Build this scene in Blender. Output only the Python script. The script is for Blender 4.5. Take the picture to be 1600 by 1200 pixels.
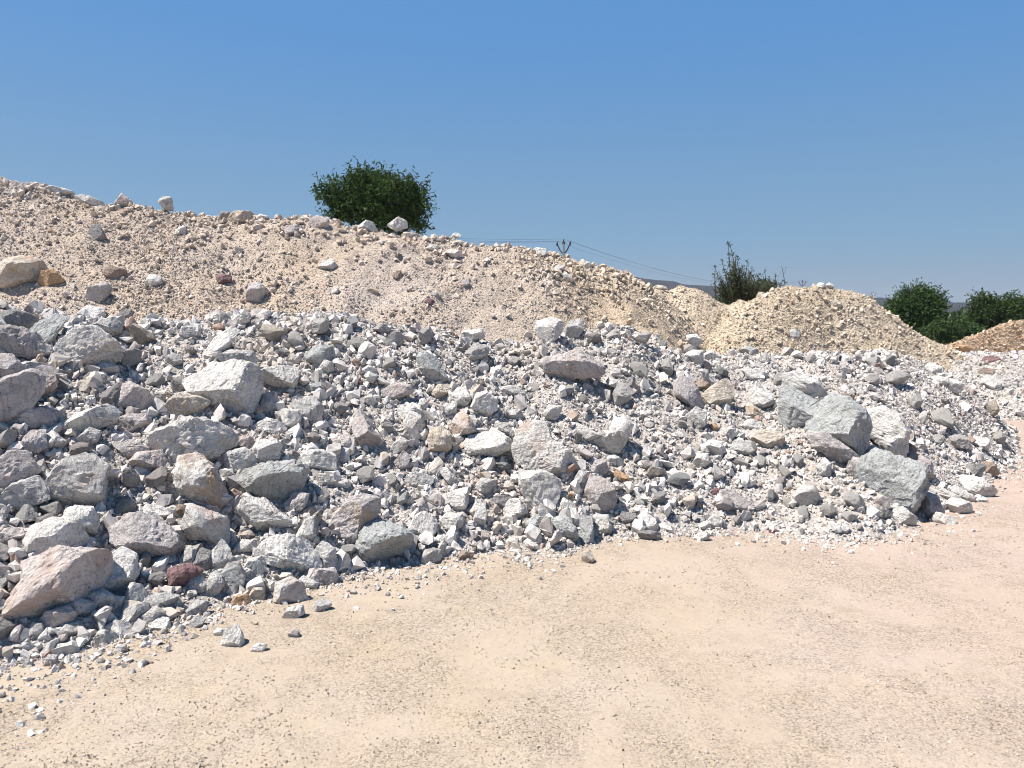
import bpy, math, random
import numpy as np
from mathutils import Vector, Matrix
from mathutils.bvhtree import BVHTree

for _o in list(bpy.data.objects):
    bpy.data.objects.remove(_o)
SC = bpy.context.scene
COL = SC.collection

# ------------------------------------------------------------------ camera
CAM_H = 1.6
FPX = 1209.0                    # focal length in pixels of the 1600 px wide photograph
PITCH = math.atan(110 / FPX)    # horizon sits 110 px above the middle
cam = bpy.data.cameras.new("camera")
cam.sensor_width = 36.0
cam.lens = 36.0 * FPX / 1600.0
cam.clip_start = 0.05
cam.clip_end = 6000.0
cam_o = bpy.data.objects.new("camera", cam)
COL.objects.link(cam_o)
cam_o.location = (0, 0, CAM_H)
cam_o.rotation_euler = (math.pi / 2 - PITCH, 0, 0)
SC.camera = cam_o

# ------------------------------------------------------------------ sky and sun
SUN_EL, SUN_AZ = math.radians(61), math.radians(-103)      # azimuth from +Y towards +X
world = bpy.data.worlds.new("World")
SC.world = world
world.use_nodes = True
wn, wl = world.node_tree.nodes, world.node_tree.links
wn.clear()
sky = wn.new("ShaderNodeTexSky")
sky.sky_type = 'NISHITA'
sky.sun_disc = False
sky.sun_elevation = SUN_EL
sky.sun_rotation = SUN_AZ
sky.altitude = 300
sky.air_density = 1.0
sky.dust_density = 0.6
sky.ozone_density = 3.0
# dusty blue: the clear-sky model is blended with an even haze colour that pales towards the horizon
wtc = wn.new("ShaderNodeTexCoord"); wsep = wn.new("ShaderNodeSeparateXYZ")
wr = wn.new("ShaderNodeValToRGB")
HZ = [(0.0, (0.210, 0.310, 0.445)), (0.10, (0.168, 0.350, 0.575)), (0.35, (0.098, 0.315, 0.690)), (0.75, (0.050, 0.130, 0.30))]
wr.color_ramp.interpolation = 'EASE'
while len(wr.color_ramp.elements) < 4: wr.color_ramp.elements.new(0.5)
for e_, (p_, c_) in zip(wr.color_ramp.elements, HZ): e_.position = p_; e_.color = (*[v * 0.585 for v in c_], 1)
wsc = wn.new("ShaderNodeVectorMath"); wsc.operation = 'SCALE'; wsc.inputs["Scale"].default_value = 10.0
tint = wn.new("ShaderNodeMix"); tint.data_type = 'RGBA'
tint.inputs[0].default_value = 0.86
bg = wn.new("ShaderNodeBackground"); bg.inputs[1].default_value = 0.095
wo = wn.new("ShaderNodeOutputWorld")
wl.new(wtc.outputs["Generated"], wsep.inputs[0]); wl.new(wsep.outputs[2], wr.inputs[0])
wl.new(wr.outputs[0], wsc.inputs[0]); wl.new(wsc.outputs[0], tint.inputs[7])
wl.new(sky.outputs[0], tint.inputs[6])
wl.new(tint.outputs[2], bg.inputs[0])
wl.new(bg.outputs[0], wo.inputs[0])

sun = bpy.data.lights.new("sun", 'SUN')
sun.energy = 5.0
sun.angle = math.radians(0.53)
sun.color = (1.0, 0.95, 0.875)
sun_o = bpy.data.objects.new("sun", sun)
COL.objects.link(sun_o)
SUN_DIR = Vector((math.sin(SUN_AZ) * math.cos(SUN_EL), math.cos(SUN_AZ) * math.cos(SUN_EL), math.sin(SUN_EL)))
sun_o.rotation_euler = SUN_DIR.to_track_quat('Z', 'Y').to_euler()
sun_o.location = (-8, 4, 20)

SC.view_settings.view_transform = 'Standard'
SC.view_settings.look = 'None'
SC.view_settings.exposure = 0.72
SC.cycles.diffuse_bounces = 1
SC.cycles.filter_width = 1.0
SC.view_settings.gamma = 1.0
SC.view_settings.use_curve_mapping = False

# ------------------------------------------------------------------ helpers
CP, SP = math.cos(PITCH), math.sin(PITCH)

def ray(px, py):
    """unit direction from the eye through a place given in photograph pixels"""
    u, v = (px - 800) / FPX, (600 - py) / FPX
    return Vector((u, CP + v * SP, -SP + v * CP)).normalized()

EYE = Vector((0, 0, CAM_H))

def at(px, py, Y):
    d = ray(px, py)
    return EYE + d * (Y / d.y)

def on_ground(px, py, z=0.0):
    d = ray(px, py)
    return EYE + d * ((z - CAM_H) / d.z)

def project(P):
    P = np.asarray(P)
    x, y, z = P[:, 0], P[:, 1], P[:, 2] - CAM_H
    dep = y * CP - z * SP
    up = y * SP + z * CP
    return 800 + FPX * x / dep, 600 - FPX * up / dep, dep

def hash3(ix, iy, iz, seed):
    h = (ix * 73856093) ^ (iy * 19349663) ^ (iz * 83492791) ^ (seed * 2654435761 & 0x7fffffff)
    h = h & 0x7fffffff
    h = ((h >> 13) ^ h) * 1274126177 & 0x7fffffff
    h = ((h >> 15) ^ h) * 668265263 & 0x7fffffff
    return (h ^ (h >> 14)) / 0x7fffffff * 2 - 1

def vnoise(P, seed=0):
    i = np.floor(P).astype(np.int64)
    f = P - i
    u = f * f * (3 - 2 * f)
    out = 0
    for dx in (0, 1):
        for dy in (0, 1):
            for dz in (0, 1):
                w = (u[:, 0] if dx else 1 - u[:, 0]) * (u[:, 1] if dy else 1 - u[:, 1]) * (u[:, 2] if dz else 1 - u[:, 2])
                out = out + w * hash3(i[:, 0] + dx, i[:, 1] + dy, i[:, 2] + dz, seed)
    return out

def fbm(P, seed=0, octaves=4, rough=0.5):
    a, s, out = 1.0, 1.0, 0
    for k in range(octaves):
        out = out + a * vnoise(P * s, seed + k * 17)
        a *= rough
        s *= 2.03
    return out

def make_mesh(name, V, F, mat=None, smooth=False):
    me = bpy.data.meshes.new(name)
    V = np.asarray(V, dtype=np.float32)
    F = np.asarray(F, dtype=np.int32)
    n, k = F.shape
    me.vertices.add(len(V)); me.vertices.foreach_set("co", V.ravel())
    me.loops.add(n * k); me.loops.foreach_set("vertex_index", F.ravel())
    me.polygons.add(n)
    me.polygons.foreach_set("loop_start", np.arange(n, dtype=np.int32) * k)
    me.polygons.foreach_set("loop_total", np.full(n, k, dtype=np.int32))
    me.polygons.foreach_set("use_smooth", np.full(n, smooth, dtype=bool))
    me.update(calc_edges=True)
    if mat:
        me.materials.append(mat)
    return me

def link(name, me, parent=None, loc=None):
    o = bpy.data.objects.new(name, me)
    COL.objects.link(o)
    if loc is not None:
        o.location = loc
    if parent:
        o.parent = parent
    return o

def tag(o, label=None, cat=None, group=None, kind=None):
    if label: o["label"] = label
    if cat: o["category"] = cat
    if group: o["group"] = group
    if kind: o["kind"] = kind
    return o

# ------------------------------------------------------------------ materials
class Nodes:
    def __init__(s, name):
        s.m = bpy.data.materials.new(name); s.m.use_nodes = True
        s.n, s.l = s.m.node_tree.nodes, s.m.node_tree.links
        s.b = s.n["Principled BSDF"]
        s.b.inputs["Roughness"].default_value = 0.92
        s.b.inputs["Specular IOR Level"].default_value = 0.15
    def new(s, t, **kw):
        nd = s.n.new(t)
        for k, v in kw.items(): setattr(nd, k, v)
        return nd
    def put(s, sock, v):
        if isinstance(v, bpy.types.NodeSocket): s.l.new(v, sock)
        elif v is not None: sock.default_value = v
    def noise(s, vec, scale, detail=6, rough=0.6, dist=0.0):
        nd = s.new("ShaderNodeTexNoise")
        s.put(nd.inputs["Vector"], vec); nd.inputs["Scale"].default_value = scale
        nd.inputs["Detail"].default_value = detail; nd.inputs["Roughness"].default_value = rough
        nd.inputs["Distortion"].default_value = dist
        return nd.outputs["Fac"]
    def ramp(s, fac, stops, interp='LINEAR'):
        nd = s.new("ShaderNodeValToRGB"); nd.color_ramp.interpolation = interp
        e = nd.color_ramp.elements
        while len(e) < len(stops): e.new(0.5)
        for el, (p, c) in zip(e, stops):
            el.position = p
            el.color = (c, c, c, 1) if isinstance(c, (int, float)) else (*c, 1)
        s.put(nd.inputs[0], fac)
        return nd.outputs[0]
    def mix(s, fac, a, b, mode='MIX'):
        nd = s.new("ShaderNodeMix", data_type='RGBA', blend_type=mode)
        s.put(nd.inputs[0], fac)
        for i, v in ((6, a), (7, b)):
            if isinstance(v, tuple): v = (*v, 1) if len(v) == 3 else v
            s.put(nd.inputs[i], v)
        return nd.outputs[2]
    def math(s, op, a, b=None, clamp=False):
        nd = s.new("ShaderNodeMath", operation=op, use_clamp=clamp)
        s.put(nd.inputs[0], a); s.put(nd.inputs[1], b)
        return nd.outputs[0]
    def vmath(s, op, a, b):
        nd = s.new("ShaderNodeVectorMath", operation=op)
        s.put(nd.inputs[0], a)
        if op == 'SCALE': s.put(nd.inputs["Scale"], b)
        else: s.put(nd.inputs[1], b)
        return nd.outputs[0]
    def bump(s, h, strength, dist, prev=None):
        nd = s.new("ShaderNodeBump")
        nd.inputs["Strength"].default_value = strength; nd.inputs["Distance"].default_value = dist
        s.put(nd.inputs["Height"], h)
        if prev is not None: s.l.new(prev, nd.inputs["Normal"])
        return nd.outputs[0]
    def done(s, color, normal=None):
        if not isinstance(color, tuple): color = s.mix(1.0, color, (0.86, 0.855, 0.86), 'MULTIPLY')
        s.put(s.b.inputs["Base Color"], color if not isinstance(color, tuple) else (*color, 1))
        if normal is not None: s.l.new(normal, s.b.inputs["Normal"])
        return s.m

def rock_material():
    """broken stone: the object's own colour, foliated streaks, speckle, stain patches (object alpha)"""
    N = Nodes("broken_stone")
    oi = N.new("ShaderNodeObjectInfo"); tc = N.new("ShaderNodeTexCoord")
    off = N.vmath('SCALE', oi.outputs["Random"], 1.0)
    comb = N.new("ShaderNodeCombineXYZ")
    for i, k in enumerate((37.0, 91.0, 53.0)): N.put(comb.inputs[i], N.math('MULTIPLY', oi.outputs["Random"], k))
    rot = N.new("ShaderNodeVectorRotate", rotation_type='EULER_XYZ')
    N.put(rot.inputs["Vector"], tc.outputs["Object"])
    r3 = N.new("ShaderNodeCombineXYZ")
    for i, k in enumerate((61.0, 23.0, 47.0)): N.put(r3.inputs[i], N.math('MULTIPLY', oi.outputs["Random"], k))
    N.put(rot.inputs["Rotation"], r3.outputs[0])
    p = N.vmath('ADD', rot.outputs[0], comb.outputs[0])
    big = N.noise(p, 7.0, 3, 0.6, 0.4)
    stretched = N.vmath('MULTIPLY', p, (7.0, 9.0, 46.0))
    strk = N.noise(stretched, 1.0, 4, 0.65, 0.5)
    fine = N.noise(p, 70.0, 3, 0.7)
    tone = N.ramp(big, [(0.25, 0.62), (0.45, 0.98), (0.75, 1.14)])
    streak = N.ramp(strk, [(0.30, 0.42), (0.43, 0.98), (0.7, 1.12)])
    speck = N.ramp(fine, [(0.30, 0.30), (0.43, 0.98), (0.75, 1.12)])
    c = N.mix(1.0, oi.outputs["Color"], tone, 'MULTIPLY')
    vein = N.ramp(N.noise(p, 4.5, 3, 0.55, 0.8), [(0.455, 1.0), (0.475, 0.40), (0.485, 0.95), (0.56, 1.0), (0.57, 0.55), (0.58, 1.0)])
    c = N.mix(0.5, c, vein, 'MULTIPLY')
    c = N.mix(0.75, c, streak, 'MULTIPLY')
    c = N.mix(0.85, c, speck, 'MULTIPLY')
    stain_n = N.noise(p, 5.0, 4, 0.6)
    st = N.ramp(stain_n, [(0.50, 0.0), (0.64, 1.0)])
    st = N.math('MULTIPLY', st, oi.outputs["Alpha"], clamp=True)
    hue = N.mix(N.ramp(N.noise(p, 2.0, 2), [(0.4, 0.0), (0.6, 1.0)]), (0.62, 0.44, 0.39), (0.62, 0.45, 0.28))
    c = N.mix(st, c, hue)
    h = N.math('ADD', N.math('MULTIPLY', strk, 0.8), N.noise(p, 32.0, 5, 0.75))
    return N.done(c, N.bump(h, 0.95, 0.032))

def tan_drift(N, P):
    """the tipped loads turn from pinkish cream to tan towards the right"""
    sx = N.new("ShaderNodeSeparateXYZ"); N.put(sx.inputs[0], P)
    w = N.math('ADD', sx.outputs[0], N.math('MULTIPLY', N.noise(P, 0.7, 4, 0.6), 3.2))
    return N.ramp(N.math('DIVIDE', w, 6.0), [(0.22, 0.0), (0.55, 1.0)])

def grit_material(name, stops, patch=None, tan=None):
    """small broken stones: each its own tone, with patches of another tone across the heap"""
    N = Nodes(name)
    oi = N.new("ShaderNodeObjectInfo"); tc = N.new("ShaderNodeTexCoord"); geo = N.new("ShaderNodeNewGeometry")
    c = N.ramp(oi.outputs["Random"], stops)
    if patch:
        col, sc, lo, hi = patch
        f = N.ramp(N.noise(geo.outputs["Position"], sc, 4, 0.6), [(lo, 0.0), (hi, 1.0)])
        c = N.mix(f, c, N.mix(0.7, c, col))
    if tan:
        c = N.mix(tan_drift(N, geo.outputs["Position"]), c, N.mix(0.6, c, tan))
    sp = N.ramp(N.noise(geo.outputs["Position"], 45.0, 3, 0.7), [(0.28, 0.5), (0.45, 1.0), (0.8, 1.12)])
    c = N.mix(0.8, c, sp, 'MULTIPLY')
    return N.done(c)

def soil_material(name, a, b, c3, scale, bump=0.6, bdist=0.03, tan=None):
    """gritty dust under and between the stones"""
    N = Nodes(name)
    geo = N.new("ShaderNodeNewGeometry")
    P = geo.outputs["Position"]
    c = N.mix(N.ramp(N.noise(P, scale, 5, 0.6), [(0.35, 0.0), (0.65, 1.0)]), a, b)
    c = N.mix(N.ramp(N.noise(P, scale * 0.37, 4, 0.6), [(0.52, 0.0), (0.72, 0.8)]), c, c3)
    if tan: c = N.mix(tan_drift(N, P), c, tan)
    vo = N.new("ShaderNodeTexVoronoi"); vo.inputs["Scale"].default_value = 34.0
    N.put(vo.inputs["Vector"], P)
    vc = N.new("ShaderNodeSeparateColor"); N.l.new(vo.outputs["Color"], vc.inputs[0])
    c = N.mix(0.75, c, N.ramp(vc.outputs[0], [(0.0, 0.72), (0.5, 1.0), (1.0, 1.25)]), 'MULTIPLY')
    c = N.mix(0.7, c, N.ramp(N.noise(P, 90.0, 4, 0.7), [(0.3, 0.6), (0.45, 1.0), (0.75, 1.1)]), 'MULTIPLY')
    h = N.math('ADD', N.math('MULTIPLY', vo.outputs["Distance"], -0.8), N.noise(P, 50.0, 3, 0.75))
    return N.done(c, N.bump(h, bump, bdist))

def ground_material():
    """trodden sandy gravel near the heaps, dry scrub land beyond"""
    N = Nodes("sandy_gravel")
    geo = N.new("ShaderNodeNewGeometry"); P = geo.outputs["Position"]
    sand = N.mix(N.ramp(N.noise(P, 0.9, 5, 0.62), [(0.36, 0.0), (0.66, 1.0)]), (0.455, 0.372, 0.282), (0.47, 0.395, 0.322))
    sand = N.mix(N.ramp(N.noise(P, 2.3, 5, 0.6), [(0.55, 0.0), (0.72, 0.75)]), sand, (0.485, 0.395, 0.28))
    sx = N.new("ShaderNodeSeparateXYZ"); N.put(sx.inputs[0], P)
    wob = N.math('ADD', sx.outputs[0], N.math('MULTIPLY', N.noise(P, 0.6, 3), 3.0))
    sand = N.mix(N.ramp(N.math('DIVIDE', wob, 8.0), [(0.2, 0.0), (0.75, 0.75)]), sand, (0.50, 0.385, 0.335))
    sand = N.mix(N.ramp(N.noise(P, 5.0, 5, 0.65), [(0.52, 0.0), (0.75, 0.55)]), sand, (0.36, 0.295, 0.225))
    vo = N.new("ShaderNodeTexVoronoi"); vo.inputs["Scale"].default_value = 120.0
    N.put(vo.inputs["Vector"], P)
    vc = N.new("ShaderNodeSeparateColor"); N.l.new(vo.outputs["Color"], vc.inputs[0])
    loose = N.ramp(N.noise(P, 1.6, 4, 0.62, 0.6), [(0.40, 0.12), (0.58, 0.85)])
    sand = N.mix(loose, sand, N.ramp(vc.outputs[0], [(0.0, 0.5), (0.35, 0.96), (1.0, 1.25)]), 'MULTIPLY')
    sand = N.mix(loose, sand, N.ramp(N.noise(P, 210.0, 3, 0.7), [(0.3, 0.40), (0.43, 0.98), (0.75, 1.15)]), 'MULTIPLY')
    scrub = N.mix(N.ramp(N.noise(P, 0.12, 5, 0.65), [(0.4, 0.0), (0.6, 1.0)]), (0.075, 0.085, 0.035), (0.17, 0.12, 0.075))
    dist = N.math('ADD', sx.outputs[1], N.math('MULTIPLY', N.noise(P, 0.2, 3), 10.0))
    f = N.ramp(N.math('DIVIDE', dist, 100.0), [(0.28, 0.0), (0.33, 1.0)])
    c = N.mix(f, sand, scrub)
    h = N.math('MULTIPLY', loose, 1.0)
    h = N.math('MULTIPLY', h, N.math('ADD', N.math('MULTIPLY', vo.outputs["Distance"], -0.5), N.noise(P, 190.0, 4, 0.75)))
    b1 = N.bump(N.noise(P, 6.0, 4, 0.6), 0.3, 0.06)
    return N.done(c, N.bump(h, 0.8, 0.007, b1))

def leaf_material(name, a, b, tr=0.35):
    N = Nodes(name)
    geo = N.new("ShaderNodeNewGeometry")
    f = N.ramp(geo.outputs["Random Per Island"], [(0.0, 0.0), (1.0, 1.0)])
    c = N.mix(f, a, b)
    N.b.inputs["Roughness"].default_value = 0.5
    N.b.inputs["Specular IOR Level"].default_value = 0.3
    N.put(N.b.inputs["Base Color"], c)
    t = N.new("ShaderNodeBsdfTranslucent"); N.put(t.inputs[0], c)
    mx = N.new("ShaderNodeMixShader"); mx.inputs[0].default_value = tr
    N.l.new(N.b.outputs[0], mx.inputs[1]); N.l.new(t.outputs[0], mx.inputs[2])
    N.l.new(mx.outputs[0], N.n["Material Output"].inputs[0])
    return N.m

def plain_material(name, col, rough=0.8, var=0.3, scale=20.0, metal=0.0):
    N = Nodes(name)
    tc = N.new("ShaderNodeTexCoord")
    n = N.noise(tc.outputs["Object"], scale, 5, 0.65)
    c = N.mix(1.0, col, N.ramp(n, [(0.3, 1 - var), (0.7, 1 + var * 0.5)]), 'MULTIPLY')
    N.b.inputs["Roughness"].default_value = rough
    N.b.inputs["Metallic"].default_value = metal
    return N.done(c, N.bump(n, 0.4, 0.01))

M_ROCK = rock_material()
M_GRIT_FRONT = grit_material("pale_grit", [(0.0, (0.27, 0.25, 0.24)), (0.10, (0.42, 0.385, 0.365)), (0.26, (0.62, 0.585, 0.555)), (0.55, (0.79, 0.755, 0.71)),
    (0.72, (0.62, 0.56, 0.525)), (0.84, (0.59, 0.58, 0.56)), (0.95, (0.58, 0.51, 0.435)), (0.99, (0.40, 0.28, 0.23))], ((0.56, 0.47, 0.38), 0.9, 0.56, 0.72))
M_GRIT_BEIGE = grit_material("beige_grit", [(0.0, (0.42, 0.34, 0.29)), (0.08, (0.54, 0.45, 0.37)), (0.4, (0.63, 0.53, 0.435)), (0.65, (0.70, 0.62, 0.53)),
    (0.82, (0.58, 0.50, 0.455)), (0.95, (0.60, 0.47, 0.34)), (0.99, (0.38, 0.25, 0.20))], ((0.66, 0.62, 0.59), 0.55, 0.50, 0.66), (0.62, 0.505, 0.375))
M_GRIT_TAN = grit_material("tan_grit", [(0.0, (0.44, 0.35, 0.26)), (0.15, (0.56, 0.455, 0.34)), (0.5, (0.67, 0.57, 0.44)), (0.8, (0.74, 0.65, 0.53)),
    (0.95, (0.60, 0.47, 0.33))], ((0.66, 0.59, 0.51), 0.7, 0.52, 0.7))
M_GRIT_ORANGE = grit_material("orange_grit", [(0.0, (0.46, 0.30, 0.20)), (0.3, (0.64, 0.44, 0.29)), (0.7, (0.70, 0.53, 0.37)), (0.95, (0.72, 0.61, 0.49))], ((0.62, 0.40, 0.27), 0.8, 0.5, 0.7))
M_GRIT_GROUND = grit_material("ground_grit", [(0.0, (0.34, 0.27, 0.21)), (0.10, (0.46, 0.37, 0.28)), (0.4, (0.56, 0.45, 0.32)), (0.8, (0.62, 0.53, 0.42)), (0.95, (0.58, 0.56, 0.53))])
M_SOIL_FRONT = soil_material("pale_rock_dust", (0.49, 0.45, 0.42), (0.55, 0.495, 0.445), (0.57, 0.48, 0.395), 1.4)
M_SOIL_BEIGE = soil_material("beige_rock_dust", (0.52, 0.425, 0.335), (0.54, 0.455, 0.39), (0.58, 0.45, 0.33), 0.7, tan=(0.58, 0.46, 0.335))
M_SOIL_TAN = soil_material("tan_rock_dust", (0.60, 0.49, 0.355), (0.62, 0.52, 0.41), (0.59, 0.465, 0.33), 0.8)
M_SOIL_ORANGE = soil_material("orange_rock_dust", (0.64, 0.46, 0.31), (0.67, 0.52, 0.38), (0.60, 0.39, 0.26), 0.8)
M_GROUND = ground_material()
M_LEAF_DARK = leaf_material("dark_leaves", (0.014, 0.034, 0.008), (0.080, 0.150, 0.030), 0.18)
M_LEAF_MID = leaf_material("mid_leaves", (0.022, 0.045, 0.010), (0.075, 0.125, 0.026), 0.2)
M_LEAF_DRY = leaf_material("dull_leaves", (0.026, 0.046, 0.016), (0.070, 0.100, 0.034), 0.25)
M_BARK = plain_material("bark", (0.075, 0.062, 0.048), 0.9, 0.4, 14)
M_STEEL = plain_material("weathered_steel", (0.10, 0.105, 0.115), 0.6, 0.25, 8, 0.3)
M_CONC = plain_material("pale_concrete", (0.40, 0.39, 0.37), 0.9, 0.2, 5)
M_PORC = plain_material("brown_porcelain", (0.07, 0.045, 0.035), 0.3, 0.2, 10)
M_WIRE = plain_material("aluminium_wire", (0.16, 0.17, 0.18), 0.5, 0.1, 3, 0.5)
M_HILL = plain_material("scrub_hill", (0.040, 0.042, 0.045), 1.0, 0.45, 0.03)

# ------------------------------------------------------------------ the ground
gx = np.concatenate([np.linspace(-2500, -14, 14), np.linspace(-12, 12, 161), np.linspace(14, 2500, 14)])
gy = np.concatenate([np.linspace(-600, -1, 6), np.linspace(0.5, 16, 121), np.linspace(18, 3000, 22)])
GX, GY = np.meshgrid(gx, gy)
GP = np.stack([GX.ravel(), GY.ravel(), np.zeros(GX.size)], 1)
near = np.exp(-((GP[:, 0] / 14) ** 4)) * np.exp(-((GP[:, 1] - 7) / 13) ** 4)
GP[:, 2] = near * (0.022 * fbm(GP * 0.9, 3, 3) + 0.007 * fbm(GP * 5, 4, 2)) - 0.01
nx, ny = len(gx), len(gy)
idx = np.arange(nx * ny).reshape(ny, nx)
GF = np.stack([idx[:-1, :-1].ravel(), idx[:-1, 1:].ravel(), idx[1:, 1:].ravel(), idx[1:, :-1].ravel()], 1)
ground = link("ground", make_mesh("ground", GP, GF, M_GROUND, True))
tag(ground, kind="structure")

# ------------------------------------------------------------------ the heaps
ALL_V, ALL_F = [], []

def heap(name, label, mat, toe, crest, ns, nt, noise, e=0.18, back=1.0, mult=1.0):
    """a dumped heap: a skin from its toe line up to its crest line and down again behind.
    toe: (px, py) met with the ground; crest: (px, py, distance)"""
    T = [on_ground(x, y) for x, y in toe]
    C = [at(x, y, d) for x, y, d in crest]
    s = np.linspace(0, 1, ns)
    def resample(P, keys):
        k = np.array(keys, float); k = (k - k[0]) / (k[-1] - k[0])
        A = np.array([tuple(p) for p in P])
        return np.stack([np.interp(s, k, A[:, i]) for i in range(3)], 1)
    T = resample(T, [x for x, _ in toe]); C = resample(C, [x for x, _, _ in crest])
    T[:, 2] = 0
    t = np.concatenate([[-0.06], np.linspace(0, 1 + back, nt)])
    u = 1 - t
    prof = 1 - (np.sqrt(u * u + e * e) - e) / (math.sqrt(1 + e * e) - e)
    V = np.zeros((ns, len(t), 3))
    for j, tt in enumerate(t):
        V[:, j, :2] = T[:, :2] + (C[:, :2] - T[:, :2]) * tt
        V[:, j, 2] = C[:, 2] * prof[j]
    V = V.reshape(-1, 3)
    env = np.clip(V[:, 2] / 0.35, 0, 1)
    for amp, sc, sd in noise:
        V[:, 2] += env * amp * fbm(V * sc, sd, 3)
    V[:, 2] -= 0.02
    I = np.arange(ns * len(t)).reshape(ns, len(t))
    F = np.stack([I[:-1, :-1].ravel(), I[1:, :-1].ravel(), I[1:, 1:].ravel(), I[:-1, 1:].ravel()], 1)
    o = link(name, make_mesh(name, V, F, mat, True))
    tag(o, label, "mound")
    o["_bvh"] = 0
    del o["_bvh"]
    return o, V, F

def bvh_of(V, F):
    return BVHTree.FromPolygons([tuple(v) for v in V], [tuple(f) for f in F])

front, fV, fF = heap("rock_pile", "long front heap of broken pale grey rocks and boulders along the sandy track", M_SOIL_FRONT,
    [(-420, 1200), (-200, 1090), (0, 1032), (100, 1018), (200, 992), (300, 962), (400, 932), (500, 908), (600, 880), (700, 866), (800, 852), (880, 858),
     (950, 836), (1050, 832), (1150, 824), (1220, 828), (1300, 838), (1370, 838), (1420, 812), (1500, 786), (1545, 755), (1585, 724), (1612, 706)],
    [(-420, 455, 4.6), (-200, 462, 5.2), (0, 480, 5.9), (100, 492, 6.2), (200, 505, 6.5), (300, 507, 6.7), (400, 502, 6.9), (470, 494, 7.0), (600, 497, 7.2), (700, 512, 7.3), (800, 520, 7.4),
     (880, 520, 7.5), (960, 528, 7.7), (1050, 540, 8.0), (1150, 549, 8.3), (1250, 552, 8.6), (1350, 555, 9.0), (1420, 560, 9.3), (1480, 580, 9.5), (1530, 620, 9.6), (1560, 655, 9.6), (1585, 685, 9.6), (1606, 703, 9.6)],
    420, 110, [(0.10, 0.9, 11), (0.05, 3.0, 12), (0.018, 9.0, 13)], e=0.14)

back, bV, bF = heap("gravel_mound", "big beige rubble bank rising behind the front rocks, highest at left", M_SOIL_BEIGE,
    [(-700, 740), (-300, 730), (0, 720), (400, 700), (700, 690), (1000, 680), (1120, 670)],
    [(-700, 262, 12.5), (-300, 268, 12.7), (-100, 280, 12.9), (0, 287, 13.0), (100, 303, 13.0), (200, 322, 13.0), (280, 333, 13.0), (360, 340, 13.0), (440, 341, 13.0), (520, 350, 13.1), (620, 362, 13.2), (700, 371, 13.3),
     (780, 384, 13.4), (830, 391, 13.5), (880, 403, 13.6), (920, 420, 13.8), (960, 430, 14.0), (1005, 451, 14.2), (1060, 490, 14.4), (1120, 560, 14.4)],
    420, 150, [(0.13, 0.5, 21), (0.07, 1.6, 22), (0.03, 5.0, 23)], e=0.12)

mid, cV, cF = heap("gravel_mound", "low tan gravel mound with two bumps, right of the big beige bank", M_SOIL_TAN,
    [(880, 640), (1000, 640), (1100, 640), (1180, 640), (1290, 640)],
    [(880, 500, 15.2), (960, 462, 15.2), (1003, 451, 15.2), (1024, 446, 15.2), (1044, 453, 15.2), (1066, 446, 15.2), (1088, 450, 15.2), (1104, 458, 15.2), (1124, 470, 15.2), (1140, 472, 15.2), (1157, 463, 15.2), (1176, 468, 15.2), (1215, 500, 15.2), (1290, 570, 15.2)],
    200, 80, [(0.05, 0.9, 31), (0.025, 4.0, 32)], e=0.10)

dome, dV, dF = heap("gravel_mound", "rounded tan gravel mound with pale stones on top, right of the thorny shrub", M_SOIL_TAN,
    [(1060, 650), (1150, 640), (1300, 636), (1400, 640), (1520, 640)],
    [(1060, 590, 14.3), (1110, 520, 14.3), (1150, 485, 14.3), (1190, 463, 14.3), (1218, 450, 14.3), (1245, 443, 14.3), (1280, 442, 14.3), (1308, 448, 14.3), (1340, 456, 14.3), (1358, 465, 14.3), (1374, 478, 14.3), (1394, 490, 14.3),
     (1418, 509, 14.3), (1440, 526, 14.3), (1470, 538, 14.3), (1520, 560, 14.3)],
    220, 90, [(0.05, 0.9, 41), (0.025, 4.0, 42)], e=0.14)

orange, oV, oF = heap("gravel_mound", "orange brown gravel mound at the right edge below the trees", M_SOIL_ORANGE,
    [(1380, 590), (1500, 590), (1650, 590), (1900, 590)],
    [(1380, 570, 19.0), (1470, 540, 19.0), (1512, 524, 19.0), (1552, 510, 19.0), (1580, 501, 19.0), (1640, 486, 19.0), (1760, 500, 19.0), (1900, 570, 19.0)],
    160, 70, [(0.05, 0.7, 51), (0.02, 4.0, 52)], e=0.14)

side, sV, sF = heap("rubble_mound", "low pale rubble heap behind the sandy gap at right", M_SOIL_FRONT,
    [(1250, 640), (1400, 645), (1500, 652), (1560, 655), (1650, 655), (1900, 660)],
    [(1250, 556, 14.6), (1400, 552, 14.6), (1500, 550, 14.6), (1580, 551, 14.6), (1650, 548, 14.6), (1900, 552, 14.6)],
    220, 80, [(0.07, 0.8, 61), (0.03, 4.0, 62)], e=0.2)

BV_FRONT = bvh_of(fV, fF)
BV_BACK = bvh_of(bV, bF)
BV = {}
_off, _vs, _fs = 0, [], []
for V_, F_ in ((fV, fF), (bV, bF), (cV, cF), (dV, dF), (oV, oF), (sV, sF), (GP, GF)):
    _vs.append(V_); _fs.append(F_ + _off); _off += len(V_)
BV_ALL = bvh_of(np.concatenate(_vs), np.concatenate(_fs))

# ------------------------------------------------------------------ broken rocks
_ICO = {}
def ico(sub):
    if sub not in _ICO:
        import bmesh
        bm = bmesh.new(); bmesh.ops.create_icosphere(bm, subdivisions=sub, radius=1.0)
        V = np.array([v.co[:] for v in bm.verts]); F = np.array([[v.index for v in f.verts] for f in bm.faces])
        bm.free(); _ICO[sub] = (V, F)
    return _ICO[sub]

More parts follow.
